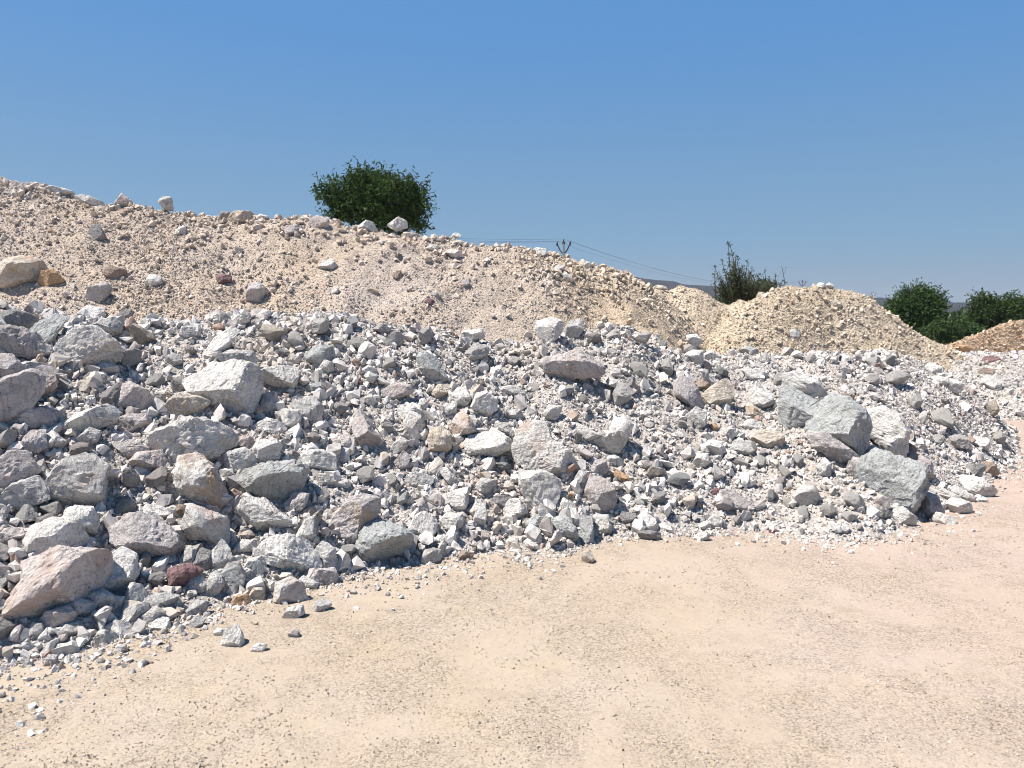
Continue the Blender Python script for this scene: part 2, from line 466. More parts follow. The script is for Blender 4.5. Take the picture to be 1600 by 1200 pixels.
def rock_shape(seed, sub, radial=None, depth=1.0, dims=(1, 1, 1), cuts=14, rough=0.045, layer=0.0):
    """an angular broken rock: a ball (or a ball with a given outline) split by planes, then roughened.
    local x = right, y = away, z = up"""
    rs = np.random.RandomState(seed)
    V, F = ico(sub)
    V = V.copy()
    if radial is not None:
        th = np.arctan2(V[:, 2], V[:, 0])
        # a squarer section than a ball: sharper turn between front and side
        hor = np.hypot(V[:, 0], V[:, 2])
        k = np.interp(th, *radial)
        hh = np.clip(hor, 0, 1) ** 0.82
        sx = np.where(hor > 1e-6, hh / np.maximum(hor, 1e-6), 0)
        V[:, 0] *= k * sx; V[:, 2] *= k * sx
        V[:, 1] *= depth
    else:
        V *= np.array(dims)
    size = np.abs(V).max()
    ref = V.copy()
    for c in range(cuts):
        n = rs.normal(size=3); n /= np.linalg.norm(n)
        if radial is not None and c < 3:
            # a broken underside, a split top and one leaning flank
            n = np.array([(rs.uniform(-.5, .5), -0.65, -0.85), (rs.uniform(-.5, .4), -0.75, 0.75), (rs.choice((-1, 1)) * 0.8, -0.7, rs.uniform(-.3, .2))][c]); n /= np.linalg.norm(n)
            fr = rs.uniform(0.5, 0.82) if c == 0 else rs.uniform(0.72, 0.93)
        elif radial is not None:
            n[1] = -abs(n[1]) - 0.35 if rs.rand() < 0.8 else n[1]
            n /= np.linalg.norm(n)
            lat = math.hypot(n[0], n[2])
            fr = rs.uniform(0.38, 0.70) if lat < 0.75 else rs.uniform(0.82, 0.98)
        else:
            fr = rs.uniform(0.52, 0.86)
        d = (ref @ n).max() * fr
        ex = V @ n - d
        V -= np.maximum(ex, 0)[:, None] * n * 0.97
    r = size
    off = rs.uniform(-50, 50, 3)
    nrm = V / np.maximum(np.linalg.norm(V, axis=1), 1e-6)[:, None]
    q = V / r
    disp = 0.45 * rough * r * fbm(q * 2.6 + off, seed, 2) + rough * 0.75 * r * (np.abs(fbm(q * 5 + off, seed + 5, 4, 0.55)) - 0.35)
    if layer > 0:
        sd = rs.normal(size=3) * np.array([0.35, 0.35, 1]); sd /= np.linalg.norm(sd)
        w = (q @ sd) * 9.0 + 1.3 * fbm(q * 1.7 + off, seed + 9, 3)
        disp = disp + layer * r * (np.abs((w % 1.0) - 0.5) * 2 - 0.5) * (0.5 + 0.5 * vnoise(q * 3 + off, seed + 3))
    V += nrm * disp[:, None]
    return V, F

TINT = {'w': (.88, .85, .80), 'p': (.85, .815, .765), 'g': (.71, .685, .65), 'b': (.56, .57, .555), 'm': (.64, .59, .57), 'k': (.76, .68, .64),
        'd': (.36, .345, .34), 'c': (.79, .70, .59), 'o': (.64, .43, .27), 'r': (.33, .21, .21), 'n': (.44, .35, .29), 't': (.66, .56, .44)}
CWORD = {'w': 'white', 'p': 'pale', 'g': 'grey', 'b': 'bluish grey', 'm': 'mauve grey', 'k': 'pinkish', 'd': 'dark grey', 'c': 'cream', 'o': 'orange', 'r': 'maroon', 'n': 'brown', 't': 'tan'}
ORG = {'A': (0, 250, 4), 'B': (400, 230, 4), 'C': (800, 330, 4), 'D': (1200, 360, 4), 'E': (0, 480, 4), 'F': (0, 760, 4), 'G': (280, 480, 4), 'H': (350, 720, 4),
       'I': (640, 480, 4), 'J': (740, 640, 4), 'K': (1000, 500, 4), 'L': (1200, 540, 3.75)}
ROCKS = []     # dict(center, radius, px, py, w, h, ref)

# key;colour;stain;layering;reference name;label;outline
TRACED = """
E;m;0;1;the mauve boulder at the left edge;mauve grey boulder with sunlit top cut by the left picture edge;0,510 150,450 190,480 185,560 120,650 90,720 40,745 0,730 -70,690 -80,560
E;p;1;0;the pitted pale boulder;large pitted pale boulder with wedge outline near the upper left of the rock heap;430,230 470,180 560,155 640,200 680,250 690,330 640,360 540,370 480,365 365,410 375,350 400,290
E;m;0;1;;long mauve grey boulder sloping right at the left edge below the dark rock;-40,200 0,160 90,150 180,170 230,230 285,300 230,330 130,290 60,275 0,255
E;d;4;0;the dark top-left rock;dark purple brown rock on the crest at the upper left edge;15,100 50,55 90,40 160,60 205,110 190,165 100,158 20,145
E;b;0;1;;bluish tilted slab leaning beside the dark purple rock at upper left;200,165 260,110 330,65 385,95 340,140 305,240 270,245 235,220
E;g;0;1;;swirled grey and white rock on the crest above the pitted pale boulder;580,140 640,90 700,75 740,115 725,165 660,190 615,165
E;m;1;0;;rounded mauve rock at left edge above the cut-off mauve boulder;-50,400 0,330 60,330 100,390 95,450 40,490 -30,500
E;w;0;0;;small flat white slab below left of the pitted pale boulder;105,370 180,355 260,370 225,420 180,440 105,410
E;m;2;1;;dark mauve block under the small flat white slab at left;190,440 260,390 310,400 320,490 270,545 205,530
E;k;1;0;the pink lobed rock;pinkish white lobed rock halfway between pitted boulder and cream slab;760,500 830,485 900,530 945,590 945,640 900,660 830,620 760,600
E;c;1;1;the cream slab;cream slab with grey shaded front left of the biggest layered boulder;1040,640 1090,570 1170,555 1260,580 1290,600 1240,640 1160,670 1130,685
E;p;0;2;the layered boulder;biggest layered pale boulder with dark underside, upper left centre;1190,450 1290,400 1330,360 1440,350 1560,375 1600,440 1590,540 1570,620 1490,665 1400,650 1310,600 1250,560 1215,500
E;w;0;1;the white brick-shaped rock;white brick-shaped rock tilted up to the right, left part of heap;430,720 520,670 640,630 690,660 680,720 600,750 520,790 450,760
E;k;0;1;;pale pink rough rock just left of the white brick-shaped rock;100,690 180,640 280,650 360,690 380,735 320,770 230,750 110,715
E;p;2;1;the rust-flecked boulder;large pale boulder with rust flecks directly below the cream slab;980,790 1080,760 1200,720 1330,750 1430,820 1410,880 1340,920 1280,960 1160,930 1110,1005 1050,990 1010,930 985,850
E;p;3;1;the brown-bottomed boulder;tall pale boulder with brown bottom below the rust-flecked boulder;1120,1030 1160,950 1240,945 1320,1010 1350,1100 1380,1170 1360,1230 1300,1255 1220,1205 1140,1140
E;k;2;0;;round pinkish cream rock with rust spots left of the brown-bottomed boulder;835,960 880,915 1000,910 1010,980 940,1035 870,1010
E;g;2;2;the streaked boulder;large grey and white streaked boulder standing steep, left side of heap;340,1110 400,1020 480,950 560,980 620,1040 600,1120 590,1200 500,1240 400,1220 360,1160
E;m;1;1;;mauve brown slab at left edge level with the streaked boulder;-40,1100 0,1000 60,940 130,950 180,1040 120,1080 20,1140
E;g;0;1;;flat-topped grey block at left edge below the mauve brown slab;40,1180 110,1120 220,1095 250,1150 245,1210 120,1240 50,1265
E;p;0;1;;pale wedge-shaped rock right of the brown-bottomed boulder top;1360,970 1420,910 1520,890 1570,930 1590,990 1500,1020 1400,1030
E;k;1;0;;pink tinged rock between rust-flecked boulder and pale wedge rock;1450,850 1490,815 1560,810 1600,860 1570,900 1480,890
E;m;1;2;;thin slanted mauve slab left of the rust-flecked boulder;730,840 830,840 910,890 840,940 790,930
E;g;0;0;;small grey wedge just below the white brick-shaped rock;500,820 560,765 610,790 590,840 530,860
E;m;1;0;;upright mauve rock left of two, below the pale pink rough rock;155,850 200,790 260,790 265,870 190,920
E;p;0;0;;pale rock right of two, below the pale pink rough rock;275,830 330,790 390,850 340,890 285,880
E;g;0;0;;smooth grey wedge stone right of the pitted pale boulder;1035,340 1080,290 1130,310 1130,350 1070,370
E;p;0;0;;small pale stone at lower right corner of the pitted pale boulder;630,370 660,350 730,375 725,410 680,420
E;w;0;1;the bright slanted slab;bright white slab slanted up right, above the biggest layered boulder;1290,290 1340,200 1440,130 1480,160 1420,240 1360,300
E;g;0;1;;grey speckled rock directly above the right end of the biggest layered boulder;1360,310 1440,270 1560,280 1600,330 1540,385 1440,350
E;m;1;1;;mauve rock with pink spot between pink lobed rock and rust-flecked boulder;740,710 800,680 890,680 930,720 900,765 800,775
F;k;2;0;the big pink boulder;very large pink tinged boulder with smooth sloping face at lower left;140,720 180,640 240,560 240,490 320,470 400,450 480,470 560,490 610,530 580,620 520,670 420,700 300,735 180,750
F;p;1;1;;pale craggy boulder resting on top of the big pink boulder;230,340 260,270 350,250 430,280 470,330 510,400 450,450 330,460 240,470
F;w;0;0;the shield-shaped boulder;white shield-shaped boulder just right of the big pink boulder;585,590 620,520 690,470 750,430 810,470 820,560 770,640 690,680 620,660
F;m;1;1;the ridged mauve boulder;pale mauve boulder with ridged front above the shield-shaped boulder;760,260 830,200 900,195 1000,250 1050,330 1085,390 1040,430 950,445 860,410 790,370 750,320
F;w;0;0;;white rounded rock left of the ridged mauve boulder;400,220 480,150 560,160 580,230 560,290 500,310 450,270
F;g;3;1;the split grey slab;upright split grey slab right of the ridged mauve boulder;1170,240 1210,120 1280,160 1390,210 1405,270 1390,380 1330,400 1290,320 1200,310
F;p;0;0;;small pale block below the tall streaked boulder;890,150 930,115 1010,140 1035,180 1010,210 910,205
F;d;0;0;the dark round stone;dark grey round stone below the upright split grey slab;1220,470 1260,400 1310,420 1315,490 1270,530 1225,510
F;g;0;0;;grey upright stone touching the left of the dark round stone;1130,470 1170,390 1220,400 1210,470 1180,500
F;r;0;0;the maroon rock;deep maroon rock below the dark round stone;1075,515 1160,500 1250,540 1190,590 1140,630 1070,640
F;g;0;0;;grey green wedge at lower right of the maroon rock;1150,620 1240,565 1280,600 1270,660 1200,660
F;p;0;0;;pale kite-shaped rock right of the dark round stone;1325,430 1390,345 1420,390 1440,450 1390,540 1330,520
F;g;0;0;;grey upright rock right of the maroon rock;1290,640 1320,560 1360,545 1390,610 1360,660 1300,690
F;b;1;0;;bluish rounded rock with purple base right of the grey upright rock;1385,570 1430,500 1490,490 1520,570 1500,650 1430,660
F;p;0;0;;pale pointed rock below right of the shield-shaped boulder;800,680 830,620 880,640 905,710 870,750 810,740
F;g;0;1;;flat thin grey slab left below the maroon rock;910,710 980,670 1085,700 1060,740 960,755
F;g;0;0;;grey oval stone below left of the shield-shaped boulder;515,740 560,680 640,670 690,730 640,770 560,770
F;k;0;0;;pale pink flat stone under the right end of the big pink boulder;440,750 500,710 560,740 580,790 500,800
F;g;0;0;;grey five-sided stone two rows below the shield-shaped boulder;765,810 820,760 900,750 910,800 850,860 790,850
F;g;1;0;;grey oblong stone leaning right next to the grey five-sided stone;870,860 900,810 970,775 1010,810 960,870 900,890
F;w;0;0;the white toe rock;white faceted rock at the toe, lower left of heap;670,880 730,850 790,870 810,910 770,950 700,935
F;w;0;0;;white egg-shaped stone at the toe right of the white faceted rock;945,860 1000,825 1045,840 1050,885 990,900
F;p;0;0;;pale block at the toe, left of the white faceted rock;605,950 640,905 700,930 710,970 650,990
F;k;0;0;;pale pink round stone at left edge beside the craggy boulder;5,330 50,275 110,285 135,340 60,365
F;k;1;0;;long pink slab stone below the big pink boulder;285,830 320,785 400,780 440,820 400,870 330,880
F;n;0;0;;small red brown stone wedged under the brown-bottomed boulder;1095,160 1120,115 1185,130 1170,190 1120,185
F;g;0;0;;grey rock above another grey one at the toe under the maroon rock;1180,770 1230,720 1290,740 1270,800 1210,820
F;g;0;0;;grey stone half sunk in sand at the toe under the grey rock;1185,850 1230,815 1275,840 1240,885 1195,875
F;w;0;0;the white pointed ground stone;white pointed stone lying alone on the sand at lower left;1400,980 1410,910 1480,880 1510,960 1510,990 1460,1010
F;w;0;0;;little white pebble left of the white pointed ground stone;1340,910 1365,885 1405,905 1390,935 1350,930
F;m;0;0;;small mauve stone on the sand left of the toe, lowest of all;285,1110 310,1065 345,1075 345,1110 310,1130
F;g;0;0;;small grey pebble on the sand at far lower left;150,1120 170,1090 195,1110 185,1135
F;g;0;0;;small grey pebble lying apart on the sand below the white faceted rock;730,1025 745,995 780,1000 780,1030 750,1045
F;g;0;0;;round grey pebble alone on the sand, left below the white pointed stone;875,1100 895,1080 917,1098 905,1122
F;p;0;0;;pale grey round stone in the lower left stone scatter;385,910 420,870 480,870 490,900 440,935
F;p;0;0;;pale sliver stone pointing right at the toe, far lower left;270,1030 320,980 360,975 330,1030 300,1045
F;w;0;0;;white little stone right of the pale sliver stone;355,1010 375,990 410,995 405,1030 365,1035
F;g;1;0;;dull grey square stone in the lower left stone scatter;185,900 210,865 250,870 255,920 200,935
H;b;1;2;the greenish boulder;large dark greenish grey layered boulder with broken front, left centre;120,120 160,60 300,20 420,20 490,70 470,160 430,230 340,250 220,240 170,170
H;p;2;0;;pale boulder with pink patch directly below the dark greenish boulder;100,300 150,230 260,250 330,330 390,370 420,430 360,470 260,440 180,380 120,320
H;m;0;0;;smooth lavender stone at lower right corner of the dark greenish boulder;385,270 440,200 525,215 500,290 440,330 395,310
H;p;0;0;;pale upright rock between white toe boulder and pink-topped boulder;460,460 510,370 570,355 585,430 560,490 500,515
H;m;3;1;the pink-topped boulder;mauve boulder with pink top and dark right side, near the toe;645,430 700,350 780,250 870,220 960,260 960,330 880,400 830,480 760,540 690,490
H;b;0;1;the smooth toe boulder;smooth grey boulder standing on the sand right of the pink-topped boulder;820,560 860,440 930,370 1010,390 1100,430 1160,470 1150,540 1110,610 1000,640 930,640 860,600
H;w;0;1;the white toe boulder;large white boulder with dark shadow beneath, left of pink-topped boulder;225,570 290,490 400,475 500,510 560,590 580,660 540,710 440,690 340,640 250,610
H;g;0;1;;grey split rock touching the right end of the white toe boulder;545,590 620,510 690,560 700,640 660,690 600,670
H;m;0;2;;striped mauve rock on the sand below the grey split rock;540,740 590,680 680,680 705,720 690,770 610,785
H;p;0;0;the speckled block;pale speckled block with shaded right side, right of smooth toe boulder;1160,440 1190,350 1250,320 1320,360 1335,430 1280,490 1200,470
H;p;0;0;;small pale oval stone right below the pale speckled block;1305,510 1340,465 1400,470 1410,510 1360,540
H;p;2;0;;pale rock with pink side at the toe below the white toe boulder;330,860 340,770 420,740 480,780 505,870 450,905 370,890
H;w;0;0;;white flat stone alone on the sand below the striped mauve rock;555,920 580,880 640,870 665,905 625,945 575,940
H;p;0;0;;pale grey stone on the sand left of the white flat stone;375,970 410,920 485,910 495,960 420,995
H;g;0;0;;grey angular stone at the toe right of the smooth toe boulder;1230,630 1250,560 1320,545 1360,600 1320,650 1240,655
H;n;0;0;;brown grey stone on the sand right of the grey angular toe stone;1455,620 1490,560 1560,580 1545,625
H;c;2;0;;yellow stained stone at the toe beside the pink-sided rock;165,840 190,795 250,800 240,880 190,885
H;o;0;0;;orange stone sunk in sand left of the yellow stained stone;55,875 90,840 150,850 155,890 95,910
H;w;0;0;;flat white stone on the sand right of the white pointed ground stone;165,1175 210,1145 260,1155 245,1185 190,1195
H;w;0;0;;white stone tucked left under the white toe boulder;125,680 160,620 230,610 255,660 220,715 150,720
H;p;0;0;;small pale rock under the right end of the white toe boulder;470,750 500,720 580,770 570,810 520,810
H;p;0;1;;pale squarish rock above right of the pale speckled block;1350,370 1400,320 1480,340 1505,400 1440,445 1380,420
H;g;0;1;;flat-topped grey slab with dark front, above the pale speckled block;1115,120 1200,70 1310,105 1290,150 1150,165
H;g;0;2;;long grey wedge sloping right, right of the flat-topped grey slab;1340,60 1390,40 1480,140 1490,165 1420,165
H;p;0;0;;pale ledge rock with dark right face below the long grey wedge;1390,230 1440,185 1535,165 1530,250 1500,320 1440,300
H;p;1;0;;pale slab end jutting out left of the white toe boulder;75,540 120,500 210,505 190,560 110,580
H;m;0;0;;small purple grey pebble on the sand between two pale stones;400,1085 425,1055 465,1070 465,1100 425,1105
H;w;0;0;;little white pebble on open sand right of the striped mauve rock;785,825 805,805 830,820 820,837
H;w;0;0;;little flat pebble on open sand below the smooth toe boulder;1085,855 1110,838 1128,850 1112,865
H;g;1;0;;grey rock above the pink-topped boulder and left of its peak;560,120 600,80 680,90 700,140 640,160 580,150
G;p;0;1;;pale rock with dark shaded front just right of the biggest layered boulder;500,420 560,380 700,370 745,410 720,480 680,520 600,490 530,470
G;g;0;0;the grey cube block;grey cube-like block with white top, lower right of the layered boulder;705,610 760,575 850,565 890,620 880,700 830,755 770,720 750,650
G;w;0;0;;white cracked rock touching the left of the grey cube-like block;600,690 650,640 740,650 755,700 720,760 620,770
G;p;0;1;;low pale slab left below the white cracked rock;470,740 550,695 640,725 660,770 560,800 480,780
G;m;0;0;;upright mauve rock directly below the pale dark-fronted rock;515,610 540,540 600,535 622,600 600,670 530,680
G;p;0;0;;pale block with dark left edge above the dark greenish boulder;470,880 500,840 600,830 630,880 610,950 490,985
G;w;0;0;the overhanging white slab;white slab overhanging a deep shadow, right above the dark greenish boulder;735,950 790,895 900,900 965,930 970,1010 900,1035 800,1010 755,985
G;b;0;0;;bluish rock below the crest, straight above the grey cube-like block;780,310 860,240 950,250 970,320 900,370 800,370
G;w;0;0;;bright white stone on the right shoulder of the bluish upper rock;870,385 910,330 965,350 962,400 910,430
G;w;0;0;;small white cube below the crest, between bluish rock and blue-grey boulder;1140,390 1180,360 1235,390 1222,420 1160,432
G;m;1;1;;long mauve rock sloping down right, left of the cream egg-shaped rock;1080,700 1120,650 1180,730 1240,800 1250,870 1190,900 1130,860 1090,780
G;k;0;0;;pale pink round rock left of the long sloping mauve rock;960,850 1000,790 1060,810 1085,880 1020,915
G;k;1;1;;wide pinkish rock left below the long blue grey boulder;1265,520 1350,470 1450,490 1470,530 1390,565 1330,590 1285,555
G;w;0;0;;white tilted rock below the wide pinkish rock;1350,640 1430,600 1510,640 1550,700 1470,725 1380,705
G;p;0;0;;narrow pale splinter left of the white tilted rock;1150,575 1200,540 1245,600 1235,630 1180,605
G;p;0;0;;pale rock two places left of the cream egg-shaped rock;1330,865 1380,810 1430,830 1422,890 1350,910
G;m;0;0;;mauve grey upright rock below left of the cream egg-shaped rock;1345,965 1400,900 1442,930 1432,1000 1390,1030
G;b;0;0;;blue white splinter above the grey cube-like block;815,485 885,470 905,550 850,565
G;m;0;0;;mauve flat rock on the crest left of the white crest rock;1210,135 1270,100 1325,140 1290,172
G;d;0;0;;small dark grey stone above the pale dark-fronted rock;585,290 640,258 692,288 640,312
I;p;0;0;the crest block;upright pale block with dark left side on the crest, centre;785,140 800,85 880,65 950,85 955,150 920,200 850,230 810,190
I;g;0;1;;grey rough rock just right of the upright crest block;960,150 1000,90 1070,65 1095,130 1050,190 980,200
I;w;0;0;the white crest rock;bright white rock on the crest left of the upright block;300,190 340,150 450,135 465,185 400,235 330,225
I;b;0;1;the long blue-grey boulder;long blue grey boulder sloping down right, upper centre left;45,300 90,270 140,300 200,370 240,440 190,480 110,460 60,380
I;m;2;1;the flat mauve boulder;broad flat mauve grey boulder with shadowed lower edge below crest block;820,350 850,310 950,300 1040,270 1130,300 1230,410 1160,440 1040,440 980,490 900,460 850,420
I;w;1;0;;round white rock with pink blush in the centre of the heap;380,620 420,540 480,525 545,580 545,640 480,690 420,680
I;p;0;0;;pale rounded rock just left of the round white blush rock;255,560 300,495 350,500 385,570 350,630 290,620
I;g;0;0;the smooth grey rock;smooth grey rock between round white blush rock and flat mauve boulder;550,500 640,490 720,530 740,590 660,600 610,560
I;k;3;0;;rusty pink rock above the cream egg-shaped rock;240,750 300,660 340,645 390,710 420,780 330,800 270,830
I;c;2;0;the cream egg rock;cream egg-shaped upright rock, centre of heap;105,850 130,770 200,745 250,790 260,870 220,930 150,930
I;p;0;0;;broad pale rock with scalloped lower edge right of cream egg-shaped rock;330,870 370,800 480,775 580,790 635,840 620,890 540,930 460,920 400,950 350,910
I;p;2;2;the craggy centre boulder;large craggy pale boulder with brown streaks above the brightest white boulder;650,880 680,760 740,720 850,720 890,830 1000,900 1040,1000 1010,1060 930,1070 840,1030 740,1010 660,960
I;w;0;1;the long white rock;long bent white rock standing up right, centre right;1125,900 1150,840 1230,810 1270,700 1350,690 1390,740 1360,830 1300,910 1170,940
I;w;0;0;;white flat slab pointing left at the foot of long bent white rock;1000,720 1060,730 1160,780 1220,810 1180,840 1080,830
I;g;0;2;;lens-shaped striped grey stone above the broad pale scalloped rock;510,740 560,715 630,750 665,800 630,820 560,780
I;c;2;0;;yellow brown stone above left of the pale rounded rock;130,540 180,485 250,480 250,530 190,580
I;p;0;0;;pale angular rock below the smooth grey rock;820,690 870,610 960,620 930,690 880,725
I;p;0;0;;pale square stone left of rusty pink rock, under the yellow brown stone;195,640 220,600 295,605 290,665 230,685
I;g;0;0;;small grey box-shaped stone right of round white blush rock;605,690 620,640 690,635 715,690 650,710
I;p;0;0;;white topped rock touching left of the yellow brown stone;40,600 80,560 120,600 110,650 50,640
I;p;1;0;;pale rock with dark lower half left of cream egg-shaped rock;-40,720 10,650 70,680 95,740 60,800 -10,810
J;w;0;0;the brightest boulder;brightest white boulder with one shaded right face, lower centre;280,410 340,385 450,390 530,440 545,490 510,590 450,660 360,660 320,560 290,470
J;m;1;0;the mauve oval boulder;mauve grey oval boulder right of the brightest white boulder;695,520 720,430 790,420 870,470 890,560 870,640 800,660 740,610
J;m;0;0;;mauve grey rock sitting on top of the mauve oval boulder;720,400 760,320 820,310 845,380 800,420
J;o;0;0;the orange stone;bright orange stone right above the mauve oval boulder;870,430 890,370 960,410 985,440 900,455
J;b;0;0;;bluish flat stone just below the brightest white boulder;320,710 380,670 470,675 480,730 420,770 350,740
J;b;0;0;;pale bluish rock pointing down right near the toe, below bright boulder;480,690 570,660 640,740 640,830 560,790
J;b;1;0;;grey wedge at the toe beside the pale bluish rock;640,800 670,690 740,660 748,830 720,870 670,850
J;p;0;0;;pale squared block at the toe below the mauve oval boulder;750,660 840,665 858,720 855,780 760,780
J;p;1;0;;pale rock resting on a dark one at the toe, right of centre;1020,680 1060,640 1130,680 1150,750 1060,760
J;d;0;0;the dark toe rock;dark grey rock at the toe on the sand, right of centre;1030,770 1090,755 1165,770 1160,815 1080,825 1040,800
J;c;0;0;;cream mauve stone lying on the sand just off the centre toe;670,900 730,880 755,940 720,970 680,950
J;p;0;0;;pale rock touching the lower left of the brightest white boulder;180,620 230,560 290,555 340,640 280,690 210,670
J;d;0;0;;dark-fronted wedge rock left of the brightest white boulder;95,590 140,535 235,545 210,610 150,630
J;w;0;0;;tall white sliver of rock left of the dark-fronted wedge;0,700 10,560 60,580 85,660 50,770 20,740
J;w;0;0;;small white rock wedged between brightest boulder and mauve oval boulder;535,620 560,550 620,590 640,640 580,650
J;w;2;0;;white stone with pink side amid fine gravel, right of orange stone;1375,330 1400,280 1460,275 1485,330 1440,370 1390,360
J;p;0;0;;pale round stone at the toe, rightmost before the gravel tongue;1455,710 1500,655 1550,680 1545,730 1490,755
J;p;0;0;;pale stone lying just off the toe under the pale round stone;1380,800 1420,765 1470,775 1465,810 1410,828
J;w;0;0;;white flat stone under the long bent white rock;830,300 880,280 940,320 930,355 860,345
J;g;0;0;;two-lobed grey rock left of mauve oval boulder;625,440 660,380 710,390 705,460 670,505 635,490
J;g;0;0;;grey blue rock at far left of bright boulder, under a craggy ledge;10,480 50,430 130,440 140,500 90,540 40,520
J;w;0;0;;round white pebble at the toe left of the bluish flat stone;200,745 230,715 260,735 250,775 215,775
J;p;0;0;;pale stone at the toe, third left of the grey wedge;360,820 385,755 420,780 425,840 385,862
J;o;2;0;;rusty striped stone between brightest boulder and two-lobed grey rock;550,540 570,505 625,530 625,575 570,560
J;d;1;0;;dark ribbed stone left of the pale rock on the dark one;905,700 930,640 1010,650 1010,710 940,720
K;w;0;0;the white cap slab;bright white slab with dark shaded edge capping the twin grey boulders;880,385 930,345 1010,335 1090,370 1145,450 1120,500 1040,460 950,430
K;b;0;2;;left half of the twin bluish grey boulders at right;890,560 890,440 960,440 1060,500 1110,540 1090,680 1050,700 960,660 890,640
K;b;0;2;the twin grey boulders;right half of the twin bluish grey boulders, rounded and larger;1080,570 1180,490 1280,510 1370,580 1400,660 1380,760 1330,840 1250,780 1150,730 1080,680
L;p;0;1;the leaning boulder;pale speckled boulder leaning left against the twin grey boulders;565,460 600,410 680,390 750,430 790,500 790,580 770,650 730,670 680,590 610,520
L;b;0;2;the blue-green boulder;big blue green grey boulder below the leaning speckled boulder at right;575,760 600,690 660,650 740,680 840,700 880,800 840,880 800,960 715,960 690,880 590,845
L;g;0;1;;grey slab on top of the big blue green boulder;490,660 540,620 620,598 690,625 720,680 640,690 560,690
L;d;1;0;;dark brown grey rock at left side of the big blue green boulder;475,740 490,690 560,690 595,730 560,800 510,785
K;m;0;1;;long lavender rock tilted down right, amid gravel right of centre;215,400 260,350 330,380 390,500 410,570 330,550 220,470
K;c;1;0;;cream white rock with dark left side next to long lavender rock;400,470 450,420 540,370 580,420 560,520 490,560 420,520
K;w;0;0;;white six-sided rock left of the white cap slab;675,470 720,425 800,440 830,510 770,545 700,530
K;w;0;0;the shadow-bellied slab;white slab with dark underside near the crest, above the six-sided rock;640,310 740,305 795,335 770,375 700,378
K;m;0;2;;flat lavender slab leaning below the twin grey boulders;1075,720 1150,720 1260,780 1340,840 1300,880 1200,860 1100,800
K;g;0;0;;smooth grey facet rock below the long lavender rock;290,600 350,545 410,580 410,650 370,690 290,640
K;m;0;1;;mauve white wedge stone near the toe, right of centre gravel;505,1090 550,1060 640,1110 700,1150 640,1195 560,1180
K;p;1;0;;round pale boulder in gravel left below the blue green boulder;970,1110 1010,1050 1080,1045 1110,1100 1080,1160 1000,1170
K;c;0;0;;cream low rock left of the flat lavender slab;700,730 760,690 860,700 890,750 800,800 740,780
K;p;1;0;;pale stone with deep shadow beneath, left above the cream low rock;635,670 680,620 760,640 740,690 680,705
K;c;4;0;;orange stained cream rock between six-sided rock and cream low rock;650,560 700,530 760,590 800,610 740,620 660,600
K;w;0;0;;round white stone on the crest at right of centre;275,140 290,95 350,90 390,130 350,170 300,165
K;m;1;0;;brown mauve rock with white top, left above the round pale boulder;1310,940 1340,870 1420,890 1440,940 1400,1010 1330,980
K;w;0;0;;white upright pebble with grey right side above the round pale boulder;1110,920 1150,870 1190,910 1180,970 1140,1005
K;g;0;0;;grey rough rock below left of the cream low rock;570,800 600,755 680,760 705,810 680,850 600,840
K;p;0;2;;small striped rock below the cream white dark-sided rock;480,710 520,670 590,680 600,720 540,745
K;p;0;1;;pale ledge rock below the small striped rock;390,800 430,755 500,760 530,820 460,850 410,840
K;p;0;0;;pale split crest rock below the round white crest stone;255,230 330,190 390,190 392,285 330,280
K;p;0;0;;pale crest rock right of the pale split crest rock;400,215 450,185 490,230 470,270 410,275
K;b;0;0;;bluish flat crest stone above the shadow-bellied slab;620,200 660,165 735,185 725,225 660,225
K;g;0;0;;small pointed grey stone right of the bluish flat crest stone;750,240 790,195 805,265 760,270
K;o;2;0;;small ochre stone at the foot of long lavender rock;435,660 460,645 490,665 480,690 445,690
K;r;0;0;;small maroon stone in gravel near the toe right of centre;440,1080 470,1045 505,1070 490,1100 455,1100
K;n;1;0;;brown stone in gravel beside cream white dark-sided rock;345,400 380,370 445,400 400,445 360,430
L;p;0;0;;pale grey rock at the right toe, farthest right of the big ones;1110,810 1160,780 1240,790 1300,840 1240,880 1160,860
L;p;0;0;;grey flecked block at the right toe on the sand;1055,950 1090,905 1165,920 1168,970 1110,992
L;p;0;0;;flat pale stone lying on the sand off the right toe;975,1025 1000,990 1080,1005 1075,1040 1010,1050
L;m;0;1;;mauve white rock at right toe below the blue green boulder;850,900 900,870 970,890 1000,960 970,1000 900,1000 870,950
L;n;1;0;;brown grey stone on the sand at the far right toe;1245,740 1260,695 1310,695 1340,745 1290,760
L;w;0;0;;bright white stone alone in fine gravel at right slope;1195,570 1220,540 1275,550 1280,590 1230,605
L;g;0;0;;grey rock at the toe below the big blue green boulder;730,980 790,955 850,1000 850,1050 780,1035
L;k;0;0;;small pinkish stone wedged under the big blue green boulder;630,910 655,880 700,900 705,940 670,960
L;w;0;0;;small white stone on the sand between pale rock and flecked block;1210,895 1235,880 1270,895 1265,915 1225,918
L;r;0;0;;small dark red stone alone on the sand below the gravel tongue;8,1085 30,1072 65,1085 60,1102 15,1103
L;n;0;0;;brown stone tucked right of the leaning speckled boulder;785,600 810,570 860,600 850,635 800,640
L;m;2;1;;pink mauve rock right of the big blue green boulder;800,660 850,640 930,680 945,760 880,765 830,710
L;n;0;0;;flat brown stone above the gap between twin and leaning boulders;420,295 450,280 500,290 490,318 430,318
L;p;0;0;;low pale ridge stone between pink mauve rock and right toe;960,860 1010,840 1090,870 1100,895 1020,890
L;p;1;0;;pale thin slab at the right toe above the grey flecked block;1075,850 1110,835 1195,880 1180,898 1100,880
"""
